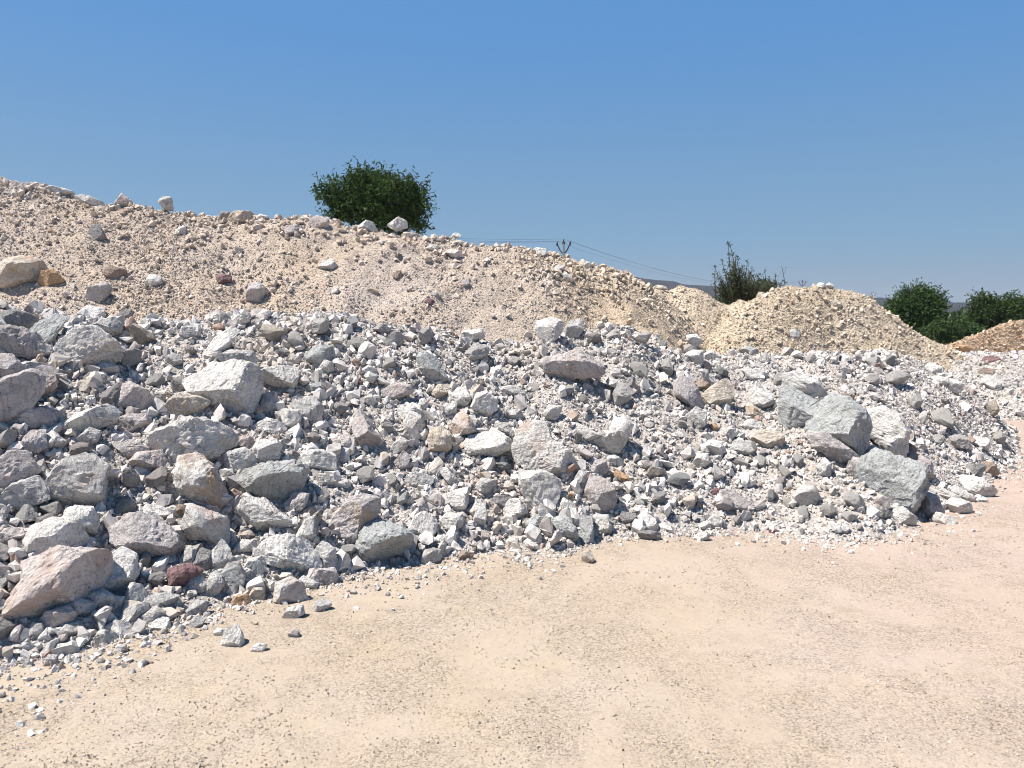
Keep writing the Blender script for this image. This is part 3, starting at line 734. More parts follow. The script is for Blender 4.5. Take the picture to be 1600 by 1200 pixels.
# stones lying on the farther mounds and standing on their skylines
TRACED_FAR = """
A;c;4;1;the orange-faced rock;large cream rock with orange broken face on the left of the back bank;40,760 70,660 150,630 230,650 255,690 190,760 110,795
A;o;1;0;;smaller orange rock just right of the large orange-faced rock;260,770 280,710 330,700 370,750 340,800 290,795
A;d;0;0;;upright dark grey stone high on the back bank at left;565,470 580,420 615,415 640,460 655,505 610,500
A;k;1;0;;pale pink peaked stone on the left skyline;730,275 765,220 790,240 825,265 780,290
A;g;0;1;;grey knobbly stone standing on the left skyline;1000,265 1020,240 1065,235 1072,310 1030,300
A;t;0;0;;flat tan boulder on the skyline left of the tree;1435,370 1480,325 1560,325 1605,370 1560,397 1480,392
A;d;1;0;;small dark stone against the left of the flat tan skyline boulder;1370,360 1390,325 1430,330 1430,370 1390,382
A;n;2;0;;brown stone with dark underside right of the two orange rocks;660,700 700,670 770,690 765,740 710,755
A;r;1;0;;maroon stone alone on the back bank, left of middle;1360,750 1375,715 1440,725 1440,770 1395,790
A;m;1;0;;mauve stone with black shadow at the foot of the back bank;545,880 575,800 650,780 675,820 620,890
A;d;0;0;;dark grey stone at the foot of the bank above the swirled rock;730,980 770,945 810,940 835,970 790,1000
A;p;0;0;;pale blurred stone on the bank between brown and maroon stones;920,760 950,720 1000,730 1010,780 960,800
A;w;0;0;;white pointed stone high on the back bank below the flat tan boulder;1100,460 1120,425 1155,420 1160,485 1125,478
A;g;0;0;;small grey block at the bank foot above the bright slanted slab;1135,1090 1150,1045 1235,1055 1245,1105 1160,1112
A;w;0;0;;white flat rock at the bank foot above the pitted pale boulder;520,960 560,920 630,935 640,980 590,1010
A;k;0;0;;pinkish white rock on the far left skyline edge;50,165 90,148 150,150 160,185 90,190
A;p;0;0;;pale flat stone on the left skyline right of the pinkish white rock;300,190 340,172 425,190 430,212 350,215
A;p;0;0;;pale long stone on the skyline left of the pink peaked stone;490,240 540,228 620,255 650,290 570,275
B;m;0;0;;mauve grey rock low on the back bank left of centre;-55,930 -30,860 20,850 70,900 60,980 -10,990
B;w;0;0;;white and grey rock in the middle of the back bank below the tree;385,760 420,710 470,700 505,740 450,775
B;p;0;0;;pale split rock on the skyline in front of the tree, right of its trunk;820,490 890,440 940,460 945,500 880,525
B;w;0;0;;white hump rock on the skyline in front of the tree, left of its trunk;640,500 690,460 735,475 755,525 690,530
B;k;1;0;;pinkish rock on the skyline at the left foot of the tree;330,480 380,430 440,450 450,510 370,520
B;m;0;0;;dull mauve block below the skyline left of the tree;180,540 195,495 280,490 287,548 220,555
B;c;0;0;;cream rock with dark underside right of the tree foot;905,555 930,530 985,540 985,585 930,590
B;p;1;0;;big pale rock near the skyline right of the tree;1180,665 1200,640 1280,645 1295,690 1230,705
B;n;1;0;;brown wedge stone on the back bank, right of middle;850,800 880,775 910,770 910,830 880,835
B;t;0;0;;tan flat stone on the back bank below the brown wedge stone;690,895 720,880 765,895 760,918 715,920
B;r;0;0;;maroon flat stone low on the back bank, centre;1050,965 1080,940 1125,965 1110,990 1065,985
B;m;1;0;;mauve pair stone on the back bank, upper right of the maroon flat stone;1285,840 1320,820 1340,850 1310,885 1290,865
B;w;0;0;;small white stone standing on the skyline right of the tree;1220,555 1240,535 1275,538 1280,563 1240,568
B;m;0;0;;slanted mauve stone just above the maroon flat stone;1095,905 1125,895 1155,930 1140,942 1110,930
B;w;0;0;;white rock below the skyline between tree and big pale rock;1055,635 1090,610 1140,620 1135,655 1080,655
B;w;0;0;;white stone on the skyline well left of the tree;0,440 30,420 80,435 70,455 20,460
B;w;0;0;;white tooth-shaped stone low on the bank, left of the tan flat stone;470,900 490,870 515,880 512,925 480,920
C;w;0;0;;white square rock ending the skyline right of the power pole;435,360 450,318 488,315 490,360 460,372
C;w;1;0;;white slab leaning beside a dark gap below the power pole;310,400 330,372 390,430 370,447 330,430
C;g;0;0;;grey stone under the power pole on the bank top;255,365 280,335 330,340 325,375 280,382
C;w;0;0;;white rounded rock on the skyline just left of the power pole;120,255 150,228 210,235 218,275 160,290
C;c;0;0;;pale cap stone on top of the low two-bump mound;885,475 910,460 960,470 970,490 920,490
C;t;0;0;;tan stone at the foot of the bank right of the crest block;560,720 580,697 630,705 630,735 585,742
D;w;0;0;;bright white stone on top of the rounded tan mound;300,350 320,328 345,332 350,355 320,362
D;w;0;0;;second white stone on top of the rounded tan mound, further right;360,350 380,328 402,340 410,358 380,362
D;w;0;0;;whitish stone on the lower left face of the rounded tan mound;130,650 150,622 190,625 197,665 155,670
D;c;0;0;;cream stone on the upper right face of the rounded tan mound;390,460 415,440 450,455 450,480 410,480
D;t;0;0;;long tan stone on the right face of the rounded tan mound;415,590 445,578 490,605 470,618 435,608
D;o;0;0;;orange brown block at the foot of the orange mound;1175,740 1185,718 1240,722 1270,740 1220,755
L;w;0;0;the white flat far rock;bright white flat rock on the low rubble heap at far right;970,205 1000,190 1060,195 1120,225 1090,265 1020,245
L;r;0;0;;dark maroon rock on the low rubble heap at far right;1262,90 1285,67 1335,72 1340,100 1290,108
L;p;0;0;;pale round rock on the low rubble heap below the dark maroon rock;1260,235 1285,190 1340,200 1350,250 1300,265
L;n;0;0;;brown stone on the low rubble heap, left under the dark maroon rock;1240,160 1265,135 1310,140 1310,165 1265,168
L;w;0;0;;white blurred rock on the crest left of the white flat far rock;915,140 950,108 1000,125 1000,155 950,165
"""
def poly_radial(P, c):
    """distance from c to the outline in every direction"""
    th = np.linspace(-math.pi, math.pi, 181)
    D = np.stack([np.cos(th), np.sin(th)], 1)
    A = P - c; B = np.roll(P, -1, axis=0) - c
    best = np.zeros(len(th))
    for a, b in zip(A, B):
        e = b - a
        den = D[:, 0] * e[1] - D[:, 1] * e[0]
        den = np.where(np.abs(den) < 1e-9, 1e-9, den)
        t = (a[0] * e[1] - a[1] * e[0]) / den
        s = (a[0] * D[:, 1] - a[1] * D[:, 0]) / den
        best = np.where((t > 0) & (s >= -1e-6) & (s <= 1 + 1e-6), np.maximum(best, t), best)
    best[best <= 0] = best[best > 0].mean()
    return th, best

def centroid(P):
    x, y = P[:, 0], P[:, 1]; x2, y2 = np.roll(x, -1), np.roll(y, -1)
    cr = x * y2 - x2 * y; a = cr.sum()
    return np.array([((x + x2) * cr).sum(), ((y + y2) * cr).sum()]) / (3 * a)

def hit(px, py):
    d = ray(px, py)
    loc, nrm, i, dist = BV_ALL.ray_cast(EYE, d)
    return loc, nrm, dist, d

def traced(text, far):
    for k, line in enumerate([l for l in text.strip().split("\n") if l.strip()]):
        key, col, stain, layer, ref, label, pts = line.split(";")
        ox, oy, s = ORG[key]
        P = np.array([[float(v) for v in p.split(",")] for p in pts.split()]) / s + np.array([ox, oy])
        c = centroid(P)
        lo, hi = P.min(0), P.max(0)
        # where the rock touches the heap: below its middle, nearer its base
        py = c[1] + (0.45 if far else 0.62) * (hi[1] - c[1])
        loc, nrm, dist, d = hit(c[0], py)
        tries = 0
        while (loc is None or dist > 24) and tries < 40:
            py += 2; tries += 1
            loc, nrm, dist, d = hit(c[0], py)
        dist = min(dist, 24)
        dc = ray(*c)
        scale = dist / FPX / (dc.y * CP - dc.z * SP)     # metres per pixel at that distance
        W = np.stack([P[:, 0] - c[0], -(P[:, 1] - c[1])], 1) * scale
        W *= 1.05
        rad = poly_radial(W, np.zeros(2))
        rmean = rad[1].mean()
        wpx, hpx = hi - lo
        depth = rmean * (0.95 if min(wpx, hpx) > 0.6 * max(wpx, hpx) else 0.75)
        sub = 5 if max(wpx, hpx) > 75 else (4 if max(wpx, hpx) > 26 else 3)
        seed = 1000 + k * 7 + (5000 if far else 0)
        V, F = rock_shape(seed, sub, radial=rad, depth=depth, cuts=8, rough=0.075, layer=0.02 * float(layer))
        me = make_mesh("rock", V, F, M_ROCK)
        big = max(wpx, hpx) * scale
        name = "boulder" if big > 0.30 else ("rock" if big > 0.12 else "stone")
        o = link(name, me)
        right = Vector((1, 0, 0)); fwd = dc
        rgt = fwd.cross(Vector((0, 0, 1))).normalized(); up = rgt.cross(fwd).normalized()
        o.matrix_world = Matrix((( rgt.x, fwd.x, up.x, 0), (rgt.y, fwd.y, up.y, 0), (rgt.z, fwd.z, up.z, 0), (0, 0, 0, 1)))
        o.location = EYE + dc * (dist - (0.0 if far else 0.20) * depth)
        jit = np.random.RandomState(seed).uniform(0.93, 1.05)
        o.color = (*[v * jit for v in TINT[col]], float(stain) / 4.0)
        tag(o, label, "rock", "stones on the farther mounds" if far else "rocks of the front heap")
        ROCKS.append(dict(c=np.array(o.location), r=rmean, px=c[0], py=c[1], w=wpx, h=hpx, ref=ref, far=far))

traced(TRACED, False)
traced(TRACED_FAR, True)

# ------------------------------------------------------------------ further rocks of the front heap, one object each
RV = []
for k in range(22):
    rs = np.random.RandomState(300 + k)
    V, F = rock_shape(300 + k, 4, dims=(1.0, rs.uniform(0.65, 0.95), rs.uniform(0.5, 0.8)), cuts=15, rough=0.05, layer=0.04 * (k % 3))
    RV.append(make_mesh("rock", V, F, M_ROCK))

def where(rock, others):
    """say where a rock is by the nearest named rock"""
    best = sorted(others, key=lambda q: math.hypot(q["px"] - rock["px"], q["py"] - rock["py"]))
    out = []
    for q in best[:6]:
        dx, dy = rock["px"] - q["px"], rock["py"] - q["py"]
        ang = math.degrees(math.atan2(-dy, dx)) % 360
        word = ["right of", "up and right of", "above", "up and left of", "left of", "down and left of", "below", "down and right of"][int(((ang + 22.5) % 360) // 45)]
        gap = math.hypot(dx, dy) - 0.5 * max(q["w"], q["h"])
        out.append(("just " if gap < 32 else "some way ") + word + " " + q["ref"])
    return out

rng = np.random.RandomState(77)
REFS = [q for q in ROCKS if q["ref"] and not q["far"]]
used_labels = set()
placed = 0
tries = 0
coarse_noise = lambda x, y: float(vnoise(np.array([[x / 160.0, y / 110.0, 3.3]]), 5)[0])
N_AUTO = 86
while placed < N_AUTO and tries < 30000:
    tries += 1
    px = rng.uniform(-10, 1560); py = rng.uniform(500, 1000)
    loc, nrm, dist, d = hit(px, py)
    if loc is None or loc.z < 0.05: continue
    l2, n2, i2, d2 = BV_FRONT.ray_cast(EYE, d)
    if l2 is None or abs(d2 - dist) > 0.01: continue
    prob = (1.0 if px < 620 else 0.75 if px < 950 else 0.40) * (0.7 + 0.6 * coarse_noise(px, py))
    if rng.rand() > prob: continue
    w = rng.uniform(25, 46) * (1.0 if px < 1000 else 0.8)
    if placed > 50: w *= 0.85
    if any(abs(q["px"] - px) < 0.46 * (q["w"] + w) and abs(q["py"] - py) < 0.46 * (q["h"] + 0.8 * w) for q in ROCKS): continue
    r = 0.5 * w * dist / FPX * 1.12
    ck = rng.choice(list("wwwwpppppggbmkpc"), p=None)
    vi = rng.randint(len(RV))
    o = link("boulder" if 2 * r > 0.30 else "rock" if 2 * r > 0.12 else "stone", RV[vi])
    asp = rng.uniform(0.7, 1.0)
    o.scale = (r, r * rng.uniform(0.8, 1.05), r * rng.uniform(0.85, 1.15))
    o.rotation_euler = (rng.uniform(-0.9, 0.9), rng.uniform(-0.9, 0.9), rng.uniform(0, 6.28))
    o.location = loc + nrm * 0.38 * r
    j = rng.uniform(0.92, 1.06)
    o.color = (*[v * j for v in TINT[ck]], 0.4 if rng.rand() < 0.2 else 0.0)
    rec = dict(c=np.array(o.location), r=r * 0.8, px=px, py=py, w=w, h=w * 0.8, ref="", far=False)
    size = "small" if w < 26 else "smallish" if w < 33 else "middle-sized"
    lab = None
    for wh in where(rec, REFS):
        cand = f"{size} {CWORD[ck]} rock {wh}"
        if cand not in used_labels:
            lab = cand; break
    used_labels.add(lab)
    tag(o, lab, "rock", "rocks of the front heap")
    ROCKS.append(rec); placed += 1

# ------------------------------------------------------------------ rubble: too many to count, instanced on points
def chip_shape(rs, sub, dims):
    """a sharp splinter: the hull of a few scattered points, its faces slightly dented"""
    import bmesh
    bm = bmesh.new()
    n = 13 if sub > 1 else 9
    for p in rs.normal(size=(n, 3)):
        p = p / np.linalg.norm(p) * rs.uniform(0.8, 1.1) * np.array(dims)
        bm.verts.new(p)
    bmesh.ops.convex_hull(bm, input=list(bm.verts))
    bmesh.ops.delete(bm, geom=[v for v in bm.verts if not v.link_faces], context='VERTS')
    if sub > 1:
        bmesh.ops.subdivide_edges(bm, edges=list(bm.edges), cuts=1, use_grid_fill=True)
    bmesh.ops.triangulate(bm, faces=list(bm.faces))
    bm.verts.index_update()
    V = np.array([v.co[:] for v in bm.verts]); F = np.array([[v.index for v in f.verts] for f in bm.faces])
    bm.free()
    V = V + rs.normal(size=V.shape) * 0.035
    return V, F

def variants(name, n, seed, mat, sub=2, flat=(0.5, 0.85)):
    c = bpy.data.collections.new(name)
    for k in range(n):
        rs = np.random.RandomState(seed + k)
        V, F = chip_shape(rs, sub, (1.0, rs.uniform(0.6, 0.95), rs.uniform(*flat)))
        o = bpy.data.objects.new(f"{name}_{k:02d}", make_mesh(name, V, F, mat))
        c.objects.link(o)
    return c

def scatter(name, parent, coll, nvar, P, R, seed, label=None):
    rs = np.random.RandomState(seed)
    n = len(P)
    me = bpy.data.meshes.new(name)
    me.vertices.add(n); me.vertices.foreach_set("co", np.asarray(P, np.float32).ravel())
    a = me.attributes.new("rot", 'FLOAT_VECTOR', 'POINT'); a.data.foreach_set("vector", rs.uniform(0, 6.283, (n, 3)).astype(np.float32).ravel())
    s = np.asarray(R)[:, None] * rs.uniform(0.75, 1.2, (n, 3))
    a = me.attributes.new("scl", 'FLOAT_VECTOR', 'POINT'); a.data.foreach_set("vector", s.astype(np.float32).ravel())
    a = me.attributes.new("pick", 'INT', 'POINT'); a.data.foreach_set("value", rs.randint(0, nvar, n).astype(np.int32))
    o = link(name, me, parent)
    g = bpy.data.node_groups.new(name, 'GeometryNodeTree')
    g.interface.new_socket("Geometry", in_out='INPUT', socket_type='NodeSocketGeometry')
    g.interface.new_socket("Geometry", in_out='OUTPUT', socket_type='NodeSocketGeometry')
    N, L = g.nodes, g.links
    gi, go = N.new("NodeGroupInput"), N.new("NodeGroupOutput")
    ci = N.new("GeometryNodeCollectionInfo"); ci.inputs["Collection"].default_value = coll
    ci.inputs["Separate Children"].default_value = True; ci.inputs["Reset Children"].default_value = True
    ip = N.new("GeometryNodeInstanceOnPoints"); ip.inputs["Pick Instance"].default_value = True
    def attr(nm, t):
        x = N.new("GeometryNodeInputNamedAttribute"); x.data_type = t; x.inputs["Name"].default_value = nm
        return x.outputs["Attribute"]
    e = N.new("FunctionNodeEulerToRotation")
    L.new(attr("rot", 'FLOAT_VECTOR'), e.inputs[0]); L.new(e.outputs[0], ip.inputs["Rotation"])
    L.new(attr("scl", 'FLOAT_VECTOR'), ip.inputs["Scale"]); L.new(attr("pick", 'INT'), ip.inputs["Instance Index"])
    L.new(gi.outputs[0], ip.inputs["Points"]); L.new(ci.outputs[0], ip.inputs["Instance"]); L.new(ip.outputs[0], go.inputs[0])
    o.modifiers.new("scatter", 'NODES').node_group = g
    tag(o, label, kind="stuff")
    return o

def sample(V, F, n, seed, dens=None, margin=120, lift=None):
    """random points on a skin, kept to what the eye and its surroundings can see"""
    rs = np.random.RandomState(seed)
    T = np.concatenate([F[:, [0, 1, 2]], F[:, [0, 2, 3]]])
    A, B, C = V[T[:, 0]], V[T[:, 1]], V[T[:, 2]]
    cr = np.cross(B - A, C - A); ar = np.linalg.norm(cr, axis=1) * 0.5
    ctr = (A + B + C) / 3
    x, y, dep = project(ctr)
    nrm = cr / np.maximum(2 * ar, 1e-12)[:, None]
    nrm *= np.sign(nrm[:, 2:3] + 1e-9)
    facing = ((np.array([0, 0, CAM_H]) - ctr) * nrm).sum(1) / np.linalg.norm(ctr - np.array([0, 0, CAM_H]), axis=1)
    w = ar * ((x > -margin) & (x < 1600 + margin) & (y < 1200 + margin) & (dep > 0.3) & (facing > -0.25) & (ctr[:, 2] > -0.03))
    if dens is not None: w = w * dens(x, y, ctr)
    w = w / w.sum()
    t = rs.choice(len(T), n, p=w)
    u, v = rs.rand(n), rs.rand(n); m = u + v > 1; u[m], v[m] = 1 - u[m], 1 - v[m]
    P = A[t] + (B[t] - A[t]) * u[:, None] + (C[t] - A[t]) * v[:, None]
    return P, nrm[t]

def clear_of_rocks(P, R):
    keep = np.ones(len(P), bool)
    for q in ROCKS:
        d = np.linalg.norm(P - q["c"], axis=1)
        keep &= d > 0.80 * q["r"]
    return keep

NV = 10
VC_FRONT = variants("pale_chip", NV, 400, M_GRIT_FRONT)
VC_BEIGE = variants("beige_chip", NV, 430, M_GRIT_BEIGE)
VC_TAN = variants("tan_chip", NV, 460, M_GRIT_TAN)
VC_ORANGE = variants("orange_chip", NV, 490, M_GRIT_ORANGE, 1)
VC_GROUND = variants("ground_chip", NV, 520, M_GRIT_GROUND, 1, (0.35, 0.7))

def coarse(x, y, c):
    n = vnoise(np.stack([x / 150, y / 100, 0 * x + 3.3], 1), 5)
    side_ = np.interp(x, [560, 700, 980, 1080, 1330, 1430], [1.0, 0.8, 0.7, 0.4, 0.36, 0.12])
    return np.clip(side_ * (0.75 + 0.7 * n), 0.05, 2)

def rubble(parent, V, F, coll, layers, seed, sink=0.15, name="rubble"):
    PP, RR = [], []
    for k, (n, lo, hi, dens) in enumerate(layers):
        P, Nn = sample(V, F, n, seed + k, dens)
        rs = np.random.RandomState(seed + 50 + k)
        R = lo * (hi / lo) ** (rs.rand(n) ** 1.5)
        P = P + Nn * (R * rs.uniform(-0.35, 0.65, n) - sink * 0)[:, None]
        kp = clear_of_rocks(P, R)
        PP.append(P[kp]); RR.append(R[kp])
    return scatter(name, parent, coll, NV, np.concatenate(PP), np.concatenate(RR), seed)

rubble(front, fV, fF, VC_FRONT, [(3000, 0.045, 0.090, coarse), (11000, 0.024, 0.048, coarse), (26000, 0.012, 0.026, None), (60000, 0.006, 0.013, None)], 600)

def strew(px, py, rx, ry):
    return lambda x, y, c: np.exp(-((x - px) / rx) ** 2 - ((y - py) / ry) ** 2)
def crest_dens(x, y, c):
    sky = np.interp(x, [-100, 0, 200, 360, 620, 780, 880, 920, 1005], [280, 287, 322, 340, 362, 384, 403, 420, 451])
    return np.exp(-np.maximum(y - sky, 0) / 22.0) + 0.05 + 0.9 * np.exp(-((x - 880) / 70) ** 2 - ((y - 420) / 35) ** 2)
def streaks(x, y, c):
    """slides down the face leave stony runs between smoother dusty ones"""
    a = vnoise(np.stack([c[:, 0] * 1.5 + 0.35 * c[:, 2], c[:, 2] * 0.35, 0 * x], 1), 91)
    b = vnoise(c * 0.8, 92)
    return np.clip(0.55 + 0.75 * a + 0.5 * b, 0.06, 2)
rubble(back, bV, bF, VC_BEIGE, [(1900, 0.035, 0.085, crest_dens), (3600, 0.022, 0.055, streaks), (30000, 0.011, 0.026, streaks), (50000, 0.007, 0.014, None)], 700)
rubble(mid, cV, cF, VC_TAN, [(500, 0.03, 0.06, None), (6500, 0.011, 0.027, None), (12000, 0.008, 0.016, None)], 800)
rubble(dome, dV, dF, VC_TAN, [(800, 0.03, 0.065, None), (8500, 0.011, 0.028, None), (15000, 0.008, 0.016, None)], 820)
rubble(orange, oV, oF, VC_ORANGE, [(500, 0.03, 0.07, None), (7000, 0.015, 0.036, None)], 840)
rubble(side, sV, sF, VC_FRONT, [(900, 0.04, 0.09, None), (9000, 0.016, 0.042, None), (9000, 0.010, 0.018, None)], 860)

# loose grit on the trodden ground, thicker along the toe of the heap
gn = 120000
rs = np.random.RandomState(900)
u = rs.rand(gn)
gy_ = 2.2 + 9.5 * u ** 1.7
gx_ = rs.uniform(-0.78, 0.78, gn) * gy_
gp = np.stack([gx_, gy_, np.zeros(gn)], 1)
dn = vnoise(gp * 1.1, 8) * 0.5 + vnoise(gp * 3.1, 9) * 0.5
kp = rs.rand(gn) < np.clip(0.55 + 0.9 * dn, 0.06, 1)
gp = gp[kp]
BV_GROUND = bvh_of(GP, GF)
from_toe = np.zeros(len(gp))
for i in range(len(gp)):
    h_ = BV_FRONT.ray_cast(Vector((gp[i, 0], gp[i, 1], 6)), Vector((0, 0, -1)))[0]
    from_toe[i] = h_.z if h_ is not None else -1
kp = from_toe < 0.0
gp = gp[kp]
gp[:, 2] = 0.022 * fbm(gp * 0.9, 3, 3) + 0.007 * fbm(gp * 5, 4, 2) - 0.01
gr = 0.0028 * (3.2 ** (rs.rand(len(gp)) ** 2.0)) * (0.75 + 0.09 * gp[:, 1])
toe_pts = fV.reshape(420, -1, 3)[:, 1, :2]
# strewn chips near the toe
tn = 4600
ti = rs.randint(0, 420, tn)
tp = toe_pts[ti] + rs.normal(size=(tn, 2)) * 0.02
dirn = np.stack([np.zeros(tn), -np.ones(tn)], 1)
tp = tp + dirn * (rs.exponential(0.13, tn) * (1 + 0.9 * vnoise(np.concatenate([tp * 1.6, np.zeros((tn, 1))], 1), 44)))[:, None] + rs.normal(size=(tn, 2)) * 0.03
tp = np.concatenate([tp, np.zeros((tn, 1))], 1)
tp[:, 2] = 0.022 * fbm(tp * 0.9, 3, 3) + 0.007 * fbm(tp * 5, 4, 2) - 0.008
tr = 0.006 * (5.0 ** (rs.rand(tn) ** 2.2))
scatter("gravel", None, VC_GROUND, NV, gp, gr, 901, "fine loose grit strewn over the sandy ground")
scatter("stone_chips", None, VC_FRONT, NV, tp, tr, 902, "small pale chips scattered along the toe of the front heap")

# ------------------------------------------------------------------ trees and shrubs
def tube(path, radii, sides=7):
    V, F = [], []
    path = [Vector(p) for p in path]
    for i, p in enumerate(path):
        d = (path[min(i + 1, len(path) - 1)] - path[max(i - 1, 0)]).normalized()
        a = d.cross(Vector((0.31, 0.9, 0.3))).normalized(); b = d.cross(a)
        for k in range(sides):
            t = 2 * math.pi * k / sides
            V.append(tuple(p + (a * math.cos(t) + b * math.sin(t)) * radii[i]))
    for i in range(len(path) - 1):
        for k in range(sides):
            F.append((i * sides + k, i * sides + (k + 1) % sides, (i + 1) * sides + (k + 1) % sides, (i + 1) * sides + k))
    n = len(V)
    V.append(tuple(path[-1])); last = (len(path) - 1) * sides
    for k in range(sides): F.append((last + k, last + (k + 1) % sides, n, n))
    return V, F

def join(parts):
    V, F, o = [], [], 0
    for v, f in parts:
        V += list(v); F += [tuple(i + o for i in q) for q in f]; o += len(v)
    return V, F

def poly_obj(name, parts, mat, parent=None, smooth=True):
    V, F = join(parts)
    me = bpy.data.meshes.new(name)
    F = [tuple(dict.fromkeys(q)) for q in F]
    me.from_pydata(V, [], F); me.update()
    for p in me.polygons: p.use_smooth = smooth
    me.materials.append(mat)
    return link(name, me, parent)

def leaves(C, D, L, W, rs):
    """one bent pointed leaf (two quads folded on the midrib) at each point C, growing along D"""
    n = len(C)
    D = D / np.maximum(np.linalg.norm(D, axis=1), 1e-6)[:, None]
    S = np.cross(D, rs.normal(size=(n, 3))); S /= np.maximum(np.linalg.norm(S, axis=1), 1e-6)[:, None]
    U = np.cross(S, D)
    L = L[:, None]; W = W[:, None]
    a = C; m = C + D * L * 0.5 - U * W * 0.15; t = C + D * L - U * L * 0.12
    l = C + D * L * 0.45 + S * W * 0.5 + U * W * 0.12; r = C + D * L * 0.45 - S * W * 0.5 + U * W * 0.12
    V = np.stack([a, l, t, r, m], 1).reshape(-1, 3)
    b = np.arange(n)[:, None] * 5
    F = np.concatenate([b + np.array([[0, 4, 2, 1]]), b + np.array([[0, 3, 2, 4]])], 0)
    return V, F

def leafy_tree(name, label, base, lobes, seed, leafmat, n_sprigs, per=9, leaf=0.11, wide=0.04, trunk_r=0.07, cat="tree", group=None, fill=0.45, limb_r=0.03):
    """lobes: (centre, (rx, ry, rz)); every sprig of leaves hangs on a twig that grows from a limb"""
    rs = np.random.RandomState(seed)
    root = bpy.data.objects.new(name, None); COL.objects.link(root); root.location = base
    base = Vector(base)
    cen = Vector(tuple(np.mean([np.array(l[0]) for l in lobes], 0)))
    fork = base + (cen - base) * 0.45
    fork.z = base.z + (cen.z - base.z) * 0.5
    wob = Vector(rs.normal(size=3)) * 0.06
    t = poly_obj("trunk", [tube([base - base + Vector((0, 0, -0.1)), (fork - base) * 0.5 + wob, fork - base], [trunk_r * 1.25, trunk_r, trunk_r * 0.8], 9)], M_BARK, root)
    parts, C, D = [], [], []
    vol = np.array([l[1][0] * l[1][1] * l[1][2] for l in lobes]) ** (2 / 3)
    vol /= vol.sum()
    for (c, r), f in zip(lobes, vol):
        c = Vector(c)
        midp = (fork + c) * 0.5 + Vector(rs.normal(size=3)) * 0.12 * max(r)
        parts.append(tube([fork - base, midp - base, c - base], [limb_r * 1.4, limb_r, limb_r * 0.6], 6))
        k = max(6, int(n_sprigs * f))
        d = rs.normal(size=(k, 3)); d /= np.linalg.norm(d, axis=1)[:, None]
        rad = np.where(rs.rand(k) < fill, rs.rand(k) ** 0.5, rs.uniform(0.82, 1.10, k))
        lump = 1 + 0.24 * vnoise(d * 2.6 + seed, seed)
        p = np.array(c) + d * np.array(r) * (rad * lump)[:, None]
        for i in range(0, k, max(1, k // 26)):
            q = Vector(p[i]); cc = c + (q - c) * 0.2
            parts.append(tube([cc - base, (cc + q) * 0.5 + Vector(rs.normal(size=3)) * 0.05 - base, q - base], [limb_r * 0.4, limb_r * 0.25, limb_r * 0.1], 4))
        C.append(p); D.append(d + np.array([0, 0, 0.25]))
    poly_obj("limbs", parts, M_BARK, t)
    C = np.concatenate(C); D = np.concatenate(D)
    n = len(C)
    D = D / np.linalg.norm(D, axis=1)[:, None]
    Cs, Ds = [], []
    W = rs.normal(size=(n, 3)) * 0.45
    for j in range(per):          # leaflets along each sprig
        f = j / per
        Cs.append(C + (D + W) * (leaf * 2.0 * f) + rs.normal(size=(n, 3)) * leaf * 0.22)
        Ds.append(D * 0.7 + rs.normal(size=(n, 3)) * 0.75 + np.array([0, 0, -0.15]))
    C = np.concatenate(Cs) - np.array(base); D = np.concatenate(Ds)
    V, F = leaves(C, D, leaf * rs.uniform(0.7, 1.25, len(C)), wide * rs.uniform(0.8, 1.2, len(C)), rs)
    link("crown", make_mesh("crown", V, F, leafmat), root)
    tag(root, label, cat, group)
    return root

def lobe(px, py, Y, rx, rz, ry=None, dy=0.0):
    k = 0.84 * Y / FPX
    return (tuple(at(px, py, Y + dy)), (rx * k, (ry if ry else 0.8 * rx) * k, rz * k))

Yt = 21.0
leafy_tree("leafy_tree", "dense dark green bushy tree standing behind the back bank skyline", (at(585, 420, Yt).x, Yt, 0.0),
    [lobe(565, 315, Yt, 30, 24), lobe(570, 296, Yt, 27, 20, dy=0.4), lobe(564, 280, Yt, 16, 9), lobe(588, 285, Yt, 15, 10), lobe(604, 299, Yt, 24, 17, dy=-0.3), lobe(628, 299, Yt, 18, 14), lobe(622, 319, Yt, 28, 22),
     lobe(648, 289, Yt, 8, 9), lobe(527, 299, Yt, 16, 12), lobe(504, 297, Yt, 9, 6), lobe(513, 311, Yt, 9, 8), lobe(527, 333, Yt, 12, 14), lobe(545, 325, Yt, 18, 18), lobe(654, 350, Yt, 9, 12), lobe(655, 315, Yt, 11, 12), lobe(648, 328, Yt, 13, 11),
     lobe(590, 340, Yt, 34, 22), lobe(625, 343, Yt, 22, 18), lobe(544, 273, Yt, 5, 5), lobe(605, 275, Yt, 6, 6), lobe(518, 349, Yt, 8, 8)],
    11, M_LEAF_DARK, 2300, per=9, leaf=0.12, wide=0.04, trunk_r=0.11, fill=0.4, limb_r=0.02)

def wand(rs, p0, p1, bow, n=9):
    p0, p1 = Vector(p0), Vector(p1)
    side_ = Vector(rs.normal(size=3)) * 0.1
    return [p0 + (p1 - p0) * (i / n) + (Vector(bow) + side_) * (4 * (i / n) * (1 - i / n)) for i in range(n + 1)]

